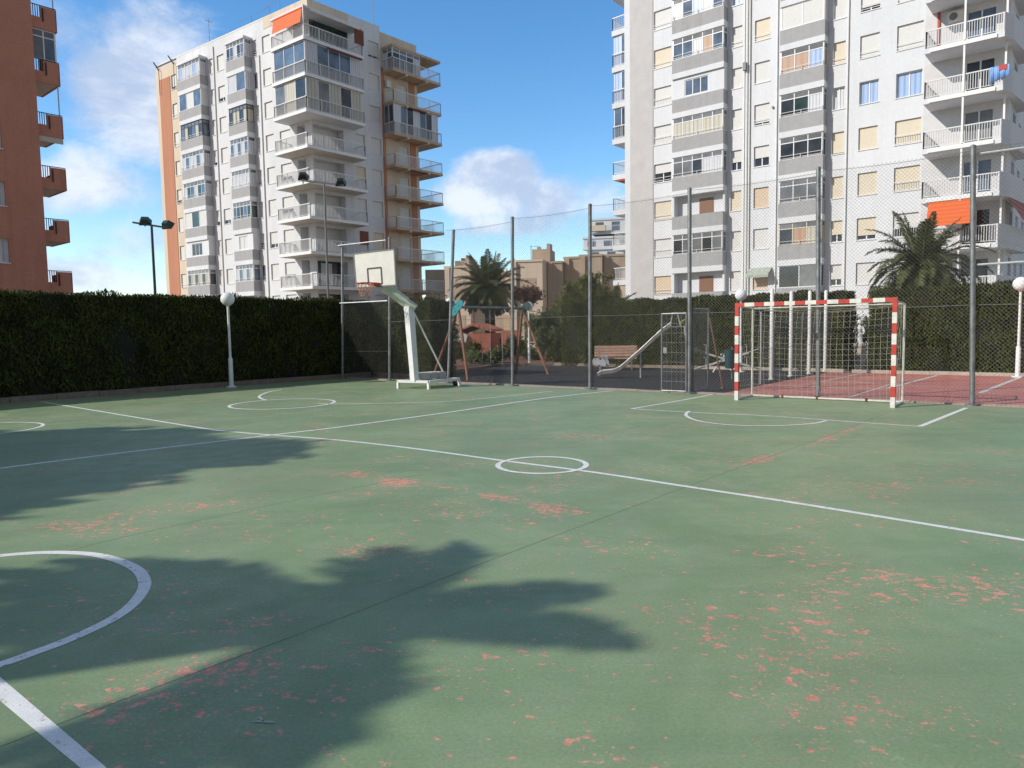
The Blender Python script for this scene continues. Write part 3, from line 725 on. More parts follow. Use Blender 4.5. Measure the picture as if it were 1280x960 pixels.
# ------------------------------------------------------------------ swing
fl = [AT(541, 470, 24.2), AT(585, 478, 22.6)]; fr = [AT(645, 462, 26.6), AT(685.5, 467.5, 25.2)]
al, ar = AT(573, 387, 23.4), AT(653, 386, 25.9)
for q in fl + fr: q.z = -.01
T = empty('swing_set', (fl[0] + fr[1]) / 2 * 1.0, 'timber-legged swing set with turquoise end plates and two swings in the playground', 'swing'); T.location.z = 0
zb_ = 2.33; al.z = ar.z = zb_
for a, fs in ((al, fl), (ar, fr)):
    for q in fs:
        t = a + (q - a).normalized() * .12; mb = MB(); mb.tube([q, q.lerp(t, .5), t], .05, 10); mb.build('leg', WOODLEG, T, True)
mb = MB(); mb.tube([al, ar], .045, 10); mb.build('crossbeam', GALV, T, True)
ad = (ar - al).normalized(); sd = Vector((-ad.y, ad.x, 0))
for a, s in ((al, -1), (ar, 1)):
    mb = MB(); pr = []
    for t in np.linspace(0, 2 * math.pi, 22)[:-1]:
        rr = .22 + .05 * math.cos(2 * t + .9); pr.append(a + ad * s * .06 + sd * rr * math.cos(t) * 1.15 + up * (rr * math.sin(t) - .03 + .10 * math.cos(t) * -1))
    mb.prism(pr, ad * s * .03); pl = mb.build('end_plate', TEAL if s < 0 else DARKGREEN, T)
    mb = MB()
    for k in range(5):
        t = k * 1.3; q = a + ad * s * .093 + sd * .13 * math.cos(t) + up * (.13 * math.sin(t) - .03); mb.lathe(q, [(.018, -.01), (.018, .012)], 8, ad)
    mb.build('bolt', BLACKMET, pl)
bl = (ar - al).length
for f in (.40, .72):
    c = al.lerp(ar, f); zs = .42; mb = MB(); mb.obox(c + ad * -.22 - sd * .09 + up * (zs - zb_), ad * .44, sd * .18, up * .035); st = mb.build('swing_seat', RUBBERSEAT, T)
    for s in (-.21, .21):
        mb = MB(); top = c + ad * s; bot = c + ad * s + up * (zs - zb_ + .03)
        n = 34
        for k in range(n): p = top.lerp(bot, k / n); q = top.lerp(bot, (k + .8) / n); mb.bar(p, q, .026 if k % 2 else .012, .012 if k % 2 else .026)
        mb.build('chain', GALVL, st)

# ------------------------------------------------------------------ slide
Ys = 22.8
T = empty('playground_slide', AT(800, 470, Ys), 'metal slide with a yellow-railed ladder, behind the low gate', 'slide'); T.location.z = 0
bed = [(747, 470.5, .05), (752, 467.8, 0), (766, 466.5, 0), (775, 462.5, 0), (800, 441, 0), (828, 415, 0), (838, 408, 0)]
pb = [AT(x, y, Ys - (x - 748) / 90 * .6) for x, y, _ in bed]; wdir = Vector((.25, .97, 0)).normalized() * .42
mb = MB()
for p, q in zip(pb[:-1], pb[1:]): mb.obox(p, q - p, wdir, Vector((0, 0, .02)))
mb.build('chute', STEEL, T)
for o_ in (Vector((0, 0, 0)), wdir):
    mb = MB()
    for p, q in zip(pb[:-1], pb[1:]): mb.bar(p + o_ + up * .05, q + o_ + up * .05, .025, .10)
    mb.build('chute_side', STEEL, T)
    mb = MB(); mb.tube([p + o_ + up * .11 for p in pb], .016, 7); mb.build('chute_rail', GALVL, T, True)
pl0 = pb[-1]; pdir = (pb[-1] - pb[0]); pdir.z = 0; pdir.normalize()
mb = MB(); mb.obox(pl0 - up * .03, pdir * .42, wdir, up * .04); mb.build('platform', STEEL, T)
ltop = pl0 + pdir * .42; lfoot = AT(862, 475, Ys - .7); lfoot.z = 0; lf = ltop + (lfoot - ltop)
mb = MB()
for o_ in (Vector((0, 0, 0)), wdir): mb.tube([ltop + o_ + up * .0, lfoot + o_], .022, 8)
for k in range(1, 8): p = ltop.lerp(lfoot, k / 8); mb.tube([p, p + wdir], .014, 7)
mb.build('ladder', GALVL, T, True)
for o_ in (Vector((0, 0, 0)), wdir):
    mb = MB(); q = ltop + o_; d = (lfoot - ltop).normalized()
    pts = [q + d * .75 + pdir * .09, q + d * .2 + pdir * .13 + up * .02, q + up * .14 + pdir * .10, q + up * .20 - pdir * .0, q + up * .12 - pdir * .12, q - pdir * .12 - up * .0]
    mb.tube(pts, .016, 8); mb.build('hand_rail', mat('yellow_green_paint', (.36, .38, .10), .5, .15), T, True)
    mb = MB(); mb.tube([pl0 + o_, pl0 + o_ + up * .42 + pdir * .05, pl0 + o_ + pdir * .2 + up * .42, pl0 + o_ + pdir * .3], .014, 7); mb.build('guard_rail', GALVL, T, True)
mb = MB(); s0 = pb[4] + wdir * .5; s0g = s0.copy(); s0g.z = 0; mb.tube([s0g, s0], .025, 8); mb.build('support', GALVL, T, True)

# ------------------------------------------------------------------ bench, spring rider, seesaw, bin
Yq = 27.; c0 = AT(742, 462, Yq); c1 = AT(796, 462, Yq - .3); c0.z = c1.z = 0; bx = (c1 - c0).normalized(); by = Vector((-bx.y, bx.x, 0)); bw = (c1 - c0).length
T = empty('park_bench', c0.lerp(c1, .5), 'slatted timber bench facing the playground in front of the hedge', 'bench')
mb = MB()
for k in range(3): mb.obox(c0 + up * .42 + by * (.05 + k * .14), bx * bw, by * .12, up * .04)
mb.build('seat', BENCHWOOD, T)
mb = MB()
for k in range(4): mb.obox(c0 + up * (.5 + k * .105) + by * (.49 + k * .03), bx * bw, by * .035, up * .09)
mb.build('backrest', BENCHWOOD, T)
for f in (.12, .88):
    mb = MB(); p = c0 + bx * bw * f - bx * .03
    mb.obox(p + by * .06, bx * .06, by * .06, up * .42); mb.obox(p + by * .44, bx * .06, by * .06, up * .42); mb.obox(p + by * .06 + up * .36, bx * .06, by * .44, up * .06)
    mb.bar(p + bx * .03 + by * .47 + up * .4, p + bx * .03 + by * .62 + up * .92, .05, .05); mb.build('leg', GREYPOLE, T)
p = G(752, 468); T = empty('spring_rider', p, 'small grey spring rider in front of the timber bench', 'spring rider')
mb = MB(); mb.tube([p + Vector((.09 * math.cos(t), .09 * math.sin(t), .02 + .26 * t / (12 * math.pi))) for t in np.linspace(0, 12 * math.pi, 110)], .016, 6); mb.build('spring', GALV, T, True)
sx_ = Vector((.85, -.5, 0)).normalized(); sy_ = Vector((.5, .85, 0))
out = [(-.42, .42), (-.30, .40), (.05, .40), (.30, .34), (.38, .42), (.34, .60), (.22, .78), (.14, .74), (.10, .60), (-.08, .56), (-.22, .60), (-.38, .66), (-.46, .56)]
riderm = mat('rider_panel', (.33, .34, .36), .5, .15, 5)
for s in (-.14, .11):
    mb = MB(); mb.prism([p + sx_ * a_ * .62 + up * (.27 + (b_ - .34) * .93) + sy_ * s for a_, b_ in out], sy_ * .03); mb.build('side_panel', riderm, T)
mb = MB(); mb.obox(p + sx_ * -.16 - sy_ * .11 + up * .43, sx_ * .2, sy_ * .25, up * .04); mb.build('seat', GREYPOLE, T)
mb = MB(); mb.tube([p + sx_ * .10 - sy_ * .26 + up * .60, p + sx_ * .10 + sy_ * .26 + up * .60], .018, 8); mb.build('handle', GALVL, T, True)

Yw = 24.6; cw = AT(905, 457, Yw); cw.z = 0
T = empty('seesaw', cw, 'double seesaw with crossing pale beams beside the dark teal bin', 'seesaw')
for lo_, hi_, o_ in (((948, 461), (868, 437.5), -.12), ((868, 462), (948, 437), .35)):
    p, q = AT(*lo_, Yw + o_), AT(*hi_, Yw + o_)
    mb = MB(); mb.bar(p, q, .08, .06); be = mb.build('beam', WHITEOLD, T)
    for e, r_ in ((p, q), (q, p)):
        d = (r_ - e).normalized(); mb = MB(); mb.bar(e - d * .05, e + d * .35, .24, .04); mb.build('seat', DARKGREEN if e is q else GREYPOLE, be)
        mb = MB(); h = e + d * .42; mb.tube([h, h + up * .3 , ], .014, 6); mb.tube([h + up * .3 - D1 * .15, h + up * .3 + D1 * .15], .014, 6); mb.build('handle', GALVL, be, True)
mb = MB()
for s in (-1, 1): mb.tube([cw + D2 * s * .35 - D1 * .1, cw + up * .62 + D1 * .1], .03, 8)
mb.tube([cw + up * .62 - D1 * .25, cw + up * .62 + D1 * .5], .03, 8); mb.build('trestle', GALVL, T, True)
p = G(912, 474); T = empty('litter_bin', p, 'dark teal litter bin on a post next to the goal', 'litter bin')
mb = MB(); mb.lathe(p + up * .32, [(.10, 0), (.13, .02), (.155, .52), (.165, .53), (.165, .56), (.13, .56), (.115, .1)], 16); mb.build('bucket', BINTEAL, T, True)
mb = MB(); mb.tube([p + D1 * .17, p + D1 * .17 + up * .95], .025, 8); mb.build('post', GREYPOLE, T, True)

# ------------------------------------------------------------------ statue
Yt = 28.; p = AT(1073, 455, Yt); p.z = 0
T = empty('garden_statue', p, 'small white statue of a robed figure on a pedestal in the hedge gap', 'statue')
mb = MB(); mb.box(p, .66, .66, .1, .6); mb.box(p + up * .1, .52, .52, .08, .6); mb.box(p + up * .18, .40, .40, .52, .6); mb.box(p + up * .70, .50, .50, .06, .6); mb.build('pedestal', KERBL, T)
mb = MB(); q = p + up * .76
mb.lathe(q, [(.17, 0), (.19, .05), (.15, .12), (.12, .3), (.135, .42), (.115, .50), (.15, .62), (.14, .70), (.06, .75), (.045, .79)], 14)
mb.ball(q + up * .86 + D2 * .01, .085, 14, 10, 1.2)
for s, e in ((1, Vector((.16, -.02, .42))), (-1, Vector((-.06, -.14, .56)))):
    sh = q + up * .68 + D2 * s * .13; el = q + up * .5 + D2 * s * .20 - D1 * .03; ha = q + D2 * e.x + D1 * e.y + up * e.z; mb.tube([sh, el, ha], [.05, .042, .03], 8)
mb.ball(q + up * .90 + D1 * .02, .092, 12, 8, .9)
st_ = mb.build('figure', STATUE, T, True)
md = st_.modifiers.new('blend', 'REMESH'); md.mode = 'VOXEL'; md.voxel_size = .016; md.use_smooth_shade = True
mb = MB(); mb.box(p - D2 * .75 - D1 * .3, .36, .3, .32, .3); mb.lathe(p - D2 * .75 - D1 * .3 + up * .32, [(.16, 0), (.13, .1), (.06, .2)], 10)
tag(mb.build('garden_stone', STATUE, None, False, p - D2 * .75 - D1 * .3), 'low pale stone to the left of the statue pedestal', 'stone')
# ------------------------------------------------------------------ apartment buildings
class Fac:
    """a vertical facade: u along, w outwards, z up"""
    def __init__(s, O, a, n): s.O = Vector((O[0], O[1], 0)); s.a = a; s.n = n
    def p(s, u, w, z): return s.O + s.a * u + s.n * w + Vector((0, 0, z))
    def u(s, px, py=230, w=0.): return (V(px, py, s.O + s.n * w, s.a) - s.O).xy.to_3d().dot(s.a)
    def box(s, mb, u0, u1, w0, w1, z0, z1): mb.obox(s.p(u0, w0, z0), s.a * (u1 - u0), s.n * (w1 - w0), Vector((0, 0, z1 - z0)))

def wall(fac, U0, U1, Z0, Z1, holes, m, parent, name='wall', dep=.24):
    us = sorted({U0, U1, *[h[0] for h in holes], *[h[1] for h in holes]}); zs = sorted({Z0, Z1, *[h[2] for h in holes], *[h[3] for h in holes]})
    us = [x for x in us if U0 <= x <= U1]; zs = [x for x in zs if Z0 <= x <= Z1]; mb = MB()
    for i in range(len(us) - 1):
        run = None
        for j in range(len(zs) - 1):
            cu, cz = (us[i] + us[i + 1]) / 2, (zs[j] + zs[j + 1]) / 2
            if any(h[0] < cu < h[1] and h[2] < cz < h[3] for h in holes): continue
            mb.quad(fac.p(us[i], 0, zs[j]), fac.p(us[i + 1], 0, zs[j]), fac.p(us[i + 1], 0, zs[j + 1]), fac.p(us[i], 0, zs[j + 1]))
    for h in holes:
        a, b, c, d = h[:4]; dep = h[4] if len(h) > 4 else .24
        P = lambda u, w, z: fac.p(u, w, z)
        mb.quad(P(a, 0, c), P(a, -dep, c), P(a, -dep, d), P(a, 0, d)); mb.quad(P(b, 0, c), P(b, 0, d), P(b, -dep, d), P(b, -dep, c))
        mb.quad(P(a, 0, d), P(a, -dep, d), P(b, -dep, d), P(b, 0, d)); mb.quad(P(a, 0, c), P(b, 0, c), P(b, -dep, c), P(a, -dep, c))
    return mb.build(name, m, parent)

SH = {'W': SHUT_W, 'C': SHUT_C, 'P': SHUT_P, 'G': SHUT_G}
def window(fac, parent, u0, u1, z0, z1, kind='W', rail=0):
    """kind: shutter colour + share of the opening it covers (C1.0), or B / D / K for bare glass"""
    f = .06; mb = MB(); w = -.21
    fac.box(mb, u0, u1, w, w + .05, z0, z0 + f); fac.box(mb, u0, u1, w, w + .05, z1 - f, z1); fac.box(mb, u0, u0 + f, w, w + .052, z0 + f, z1 - f); fac.box(mb, u1 - f, u1, w, w + .052, z0 + f, z1 - f)
    mid = (u0 + u1) / 2
    if u1 - u0 > .7: fac.box(mb, mid - .035, mid + .035, w, w + .048, z0 + f, z1 - f)
    fac.box(mb, u0 - .04, u1 + .04, -.15, .05, z0 - .05, z0 - .002)
    o = mb.build('window', FRAME_W, parent)
    share = float(kind[1:] or 1) if kind[0] in SH else 0.
    if share < .99:
        mb = MB(); fac.box(mb, u0 + .02, u1 - .02, -.23, -.195, z0 + .02, z1 - .02); mb.build('pane', {'B': CURT_B, 'D': GLASS_D, 'K': CURT_W}.get(kind[0], GLASS_D), o)
    if share > 0:
        zb = z1 - (z1 - z0) * share; mb = MB(); fac.box(mb, u0 + .015, u1 - .015, -.145, -.115, zb + .01, z1 - .01); mb.build('shutter', SH[kind[0]], o)
    if rail:
        mb = MB()
        if rail == 1:
            for k in (.12, .34): fac.box(mb, u0, u1, .0, .03, z0 + k, z0 + k + .03)
        else:
            fac.box(mb, u0, u1, .0, .03, z0 + .55, z0 + .59); fac.box(mb, u0, u1, .0, .03, z0 + .04, z0 + .08); n = int((u1 - u0) / .13)
            for k in range(1, n): x = u0 + (u1 - u0) * k / n; fac.box(mb, x - .01, x + .01, .005, .025, z0 + .08, z0 + .55)
        mb.build('guard_rail', RAILMAT, o)
    return o

def glazing(parent, pts, z0, z1, panes, fm, split=1.15, trans=.0, name='glazing_frame', fw=.06):
    """framed glass along a polyline; one frame object, its panes as children grouped by look"""
    fb = MB(); gb = MB(); gm = []; k = 0
    for p, q in zip(pts[:-1], pts[1:]):
        d = q - p; L_ = d.length; a = d / L_; nrm = Vector((a.y, -a.x, 0)); n = max(1, round(L_ / split))
        def b(u0, u1, w0, w1, c0, c1, mb=fb): mb.obox(p + a * u0 + nrm * w0 + up * c0, a * (u1 - u0), nrm * (w1 - w0), up * (c1 - c0))
        b(0, L_, -.03, .03, z0, z0 + fw); b(0, L_, -.03, .03, z1 - fw, z1)
        for i in range(n + 1): x = min(max(L_ * i / n, fw / 2), L_ - fw / 2); b(x - fw / 2, x + fw / 2, -.028, .034, z0 + fw, z1 - fw)
        if trans: b(0, L_, -.026, .031, z1 - trans - fw / 2, z1 - trans + fw / 2)
        for i in range(n):
            m = panes[k % len(panes)]; k += 1
            gb.mi = gm.index(m) if m in gm else (gm.append(m) or len(gm) - 1); b(L_ * i / n, L_ * (i + 1) / n, -.012, .008, z0 + .01, (z1 - trans if trans else z1) - .001, gb)
            if trans: gb.mi = gm.index(GLASS_G) if GLASS_G in gm else (gm.append(GLASS_G) or len(gm) - 1); b(L_ * i / n, L_ * (i + 1) / n, -.012, .008, z1 - trans + .001, z1 - .01, gb)
    o = fb.build(name, fm, parent)
    gb.build('pane', gm, parent)
    return o

def railing(parent, pts, h=1.0, sp=.13, m=None, name='railing', base=0.):
    mb = MB()
    for p, q in zip(pts[:-1], pts[1:]):
        d = q - p; L_ = d.length; a = d / L_
        mb.bar(p + up * (base + h), q + up * (base + h), .06, .06); mb.bar(p + up * (base + .10), q + up * (base + .10), .03, .03)
        n = max(1, int(L_ / sp))
        for i in range(n + 1): x = p + a * L_ * i / n; mb.bar(x + up * (base + .1), x + up * (base + h), .032, .03)
        n = max(1, round(L_ / 1.6))
        for i in range(n + 1): x = p + a * L_ * i / n; mb.bar(x + up * (base - .18), x + up * (base + h), .05, .05)
    return mb.build(name, m or RAILMAT, parent)

def bay(fac, parent, u0, u1, zf, pr, kind, panes=None, fm=FRAME_W, ph=.98, top=False, split=1.05):
    mb = MB(); fac.box(mb, u0, u1, 0, pr, zf, zf + ph); o = mb.build('bay_window', GREYBAND, parent)
    mb = MB(); fac.box(mb, u0 - .02, u1 + .02, 0, pr + .03, zf - .40, zf - .002); mb.build('slab', WHITEWALL, o)
    z0, z1 = zf + ph + .002, zf + 2.498
    A, B, C_, D_ = fac.p(u0 + .06, .0, 0), fac.p(u0 + .06, pr - .08, 0), fac.p(u1 - .06, pr - .08, 0), fac.p(u1 - .06, .0, 0)
    if kind == 'open':
        mb = MB(); fac.box(mb, u0, u0 + .16, .0, pr - .05, z0, z1); mb.build('side_wall', WHITEWALL, o); mb = MB(); fac.box(mb, u1 - .16, u1, .0, pr - .35, z0, z1); mb.build('side_wall', WHITEWALL, o)
        mb = MB(); m_ = (u0 + u1) / 2; fac.box(mb, m_ - .1, m_ + 1.0, .005, .05, zf, zf + 2.2); mb.build('door', DOORWOOD, o)
    elif kind == 'walled':
        a, b = u0 + (u1 - u0) * .24, u0 + (u1 - u0) * .70; mb = MB()
        fac.box(mb, u0, u1, .0, pr - .12, z0, z0 + .12); fac.box(mb, u0, u1, .0, pr - .12, z1 - .22, z1)
        fac.box(mb, u0, a, .0, pr - .12, z0 + .12, z1 - .22); fac.box(mb, b, u1, .0, pr - .12, z0 + .12, z1 - .22); mb.build('infill_wall', WHITEWALL, o)
        glazing(o, [fac.p(a, pr - .20, 0), fac.p(b, pr - .20, 0)], z0 + .12, z1 - .22, panes or [GLASS_B], fm, .55)
    else:
        glazing(o, [A, B, C_, D_], z0, z1, panes or [GLASS_B, CURT_W], fm, split if kind != 'panel' else 1.4, .38 if kind == 'trans' else 0.)
    if kind in ('trans', 'glazed'):
        mb = MB(); w = pr + .06
        for z in (.08, .26): fac.box(mb, u0 + .02, u1 - .02, w, w + .025, zf + ph + z, zf + ph + z + .025)
        for x in (u0 + .1, (u0 + u1) / 2, u1 - .1): fac.box(mb, x, x + .03, pr + .0, w, zf + ph + .06, zf + ph + .30)
        mb.build('guard_rail', RAILMAT, o)
    if top:
        mb = MB(); fac.box(mb, u0 - .05, u1 + .05, 0, pr + .06, zf + 2.5, zf + 2.72); mb.build('canopy', WHITEWALL, o)
    return o

def polyslab(mb, pts, z0, z1): mb.prism([Vector((p.x, p.y, z0)) for p in pts], Vector((0, 0, z1 - z0)))

# ---- the white block with the orange stripe (left of the middle)
P282 = AT(282, 230, 71.1)
E2 = Vector((.803, -.595, 0)).normalized(); E1 = Vector((-E2.y, E2.x, 0))
FL = Fac((P282.x, P282.y), E2, -E1)
uc = FL.u(392); C0 = FL.p(uc, 0, 0)
FRt = Fac((C0.x, C0.y), D1, D2)                                   # right, shaded side
E0 = FL.u(201.5); B1 = empty('apartment_block', FL.p(uc, 0, 0), 'white apartment block with an orange stripe on its left end and grey bay windows', 'building')
Z1r = AT(384, -1, C0.y).z; fz = lambda k: 5.55 + 2.9 * k; sz = lambda k: 6.5 + 2.9 * k
def cols(fac, spans, py=230): return [(fac.u(a, py), fac.u(b, py)) for a, b in spans]
cw = cols(FL, [(220.5, 226.5), (268, 273), (278, 286.5), (321.5, 327.5), (334.5, 344.5), (352, 365.5)])
ks = list(range(-1, 8)); holes = []; wins = []
rnd = random.Random(3)
for ci, (a, b) in enumerate(cw):
    for k in ks:
        if ci == 5 and k > 5: continue
        z0 = sz(k); h = 1.45
        holes.append((a, b, z0, z0 + h)); kind = rnd.choice(['W1', 'W1', 'W1', 'W.8', 'W1', 'W1', 'W.75'])
        if ci == 3: kind = rnd.choice(['W1', 'W.65', 'W1', 'D', 'W.6'])
        wins.append((FL, a, b, z0, z0 + h, kind, rnd.choice([0, 0, 0, 1]) if ci in (0, 3, 4, 5) else 0))
ub = FL.u(228.3)
dl = (FL.u(373.5), FL.u(383.5))
for k in range(-1, 8): holes.append((dl[0], dl[1], fz(k) + .02, fz(k) + 2.45, .9))
wall(FL, ub, uc, 0, Z1r, [h for h in holes if h[0] > ub], WHITEWARM, B1)
wall(FL, E0, ub, 0, Z1r - .25, [h for h in holes if h[0] < ub], BEIGEWALL, B1)
so = cols(FL, [(205.8, 219.2)])[0]; mb = MB(); FL.box(mb, so[0], so[1], .0, .04, 0, Z1r - 1.5); mb.build('orange_stripe', ORANGEWALL, B1)
for w_ in wins: window(w_[0], B1, *w_[1:])
for k in range(-1, 8):
    mb = MB(); FL.box(mb, dl[0], dl[1], -.89, -.82, fz(k) + .02, fz(k) + 2.45); mb.build('balcony_door', SHUT_G, B1)
# right side wall
s1, s2 = FRt.u(478.5, 180), FRt.u(523, 180)
rc = cols(FRt, [(403, 430), (445, 456.5), (464, 477)], 190); rholes = []; rw = []
for k in ks:
    rholes.append((rc[0][0] - .9, rc[0][1], fz(k) + .02, fz(k) + 2.35, .9))
    for ci in (1, 2):
        if ci == 1 and k > 4: continue
        rholes.append((rc[ci][0], rc[ci][1], sz(k), sz(k) + 1.45)); rw.append((FRt, rc[ci][0], rc[ci][1], sz(k), sz(k) + 1.45, rnd.choice(['W1', 'W1', 'C1', 'W.85']), 0))
wall(FRt, 0, s1, 0, Z1r, rholes, WHITEWARM, B1)
for w_ in rw: window(w_[0], B1, *w_[1:])
for k in ks:
    mb = MB(); FRt.box(mb, rc[0][0] - .89, rc[0][1] - .01, -.89, -.82, fz(k) + .02, fz(k) + 2.34)
    d_ = mb.build('balcony_door', SHUT_W if k not in (0, -1) else GLASS_D, B1)
    if k in (0, -1): mb = MB(); m_ = sum(rc[0]) / 2; FRt.box(mb, rc[0][0], m_, -.815, -.78, fz(k) + .02, fz(k) + 2.2); mb.build('shutter', CURT_W, d_)
d2 = cols(FRt, [(498.5, 510.5)], 190)[0]
rh = [(d2[0], d2[1], fz(k) + .02, fz(k) + 2.2) for k in ks]
wall(FRt, s1, s2, 0, Z1r - .45, rh, BEIGEWALL, B1)
mb = MB(); FRt.box(mb, s1 + .02, s1 + .35, 0, .05, 0, Z1r - 3.5); mb.build('orange_pilaster', ORANGEWALL, B1); mb = MB(); FRt.box(mb, d2[1] + .25, d2[1] + .95, 0, .05, 0, Z1r - 3.5); mb.build('orange_pilaster', ORANGEWALL, B1)
for k in ks:
    mb = MB(); FRt.box(mb, d2[0] + .01, d2[1] - .01, -.14, -.09, fz(k) + .02, fz(k) + 2.2); mb.build('balcony_door', SHUT_W if k > -1 else GLASS_D, B1)
# back, end and roof
Bk = FL.p(E0, 0, 0); W_ = s2
mb = MB(); q = [FL.p(E0, 0, 0), FL.p(E0, -W_, 0), FL.p(uc, -W_, 0), FL.p(uc, -s2, 0)]
mb.obox(FL.p(E0, -.2, 0), D2 * .1, D1 * (W_ - .2), up * (Z1r - .3)); mb.obox(FL.p(E0, -W_, 0), E2 * (uc - E0), D1 * -.1, up * (Z1r - 1))
mb.obox(FL.p(E0 + .1, -.2, Z1r - .6), E2 * (uc - E0 - .2), D1 * (W_ - .4), up * .1); mb.build('rear_wall', BEIGEWALL, B1)
mb = MB(); FL.box(mb, E0, uc, -.25, .02, Z1r - .002, Z1r + .12); mb.obox(FRt.p(.26, 0, Z1r - .002), D1 * (s1 - .26), D2 * -.25, up * .12); mb.build('coping', WHITEOLD, B1)
mb = MB(); FL.box(mb, uc - 6.2, uc + .03, .0, .03, Z1r - .9, Z1r + .1); FRt.box(mb, -.0, 4.2, .0, .03, Z1r - 1.0, Z1r + .1); mb.build('beige_parapet', BEIGEWALL, B1); mb = MB(); FRt.box(mb, s1, s2, .0, .03, Z1r - 2.2, Z1r - .35); mb.build('beige_parapet', BEIGEWALL, B1)
# bays
bA, bB = (FL.u(228.3, 230, .8), FL.u(256, 230, .8)), (FL.u(289, 230, .8), FL.u(312, 230, .8))
gw = [CURT_W, GLASS_B, CURT_W]
kA = {7: ('trans', [CURT_W, CURT_B, CURT_W, CURT_W], FRAME_W), 6: ('panel', [SHUT_W, GLASS_B], FRAME_W), 5: ('trans', [GLASS_D, GLASS_B, CURT_C], FRAME_D), 4: ('trans', [CURT_W, CURT_W, GLASS_B], FRAME_W), 3: ('trans', [GLASS_B, CURT_W, GLASS_T], FRAME_W),
      2: ('panel', [SHUT_W, SHUT_W, GLASS_T], FRAME_W), 1: ('walled', [GLASS_D], FRAME_W), 0: ('trans', [CURT_C, GLASS_D], FRAME_W), -1: ('trans', gw, FRAME_W)}
kB = {7: ('trans', [CURT_W, GLASS_D, GLASS_B], FRAME_W), 6: ('panel', [GLASS_B, CURT_W], FRAME_W), 5: ('trans', [CURT_C, GLASS_D, CURT_C], FRAME_D), 4: ('trans', [CURT_W, GLASS_B], FRAME_W), 3: ('trans', [CURT_W, CURT_W], FRAME_W),
      2: ('trans', [GLASS_T, GLASS_B, GLASS_T], FRAME_W), 1: ('walled', [SHUT_W], FRAME_W), 0: ('trans', [GLASS_B, CURT_W], FRAME_W), -1: ('open', None, FRAME_W)}
for (a, b), K in ((bA, kA), (bB, kB)):
    for k in ks: bay(FL, B1, a, b, fz(k), .8, K[k][0], K[k][1], K[k][2], .93, k == 7, .62)
# downpipes
for px in (274.5, 246, 331):
    if px == 246: continue
    mb = MB(); x = FL.u(px); mb.tube([FL.p(x, .07, .2), FL.p(x, .07, Z1r - (3 if px > 300 else .5))], .06, 8); mb.build('downpipe', WHITEPAINT, B1, True)
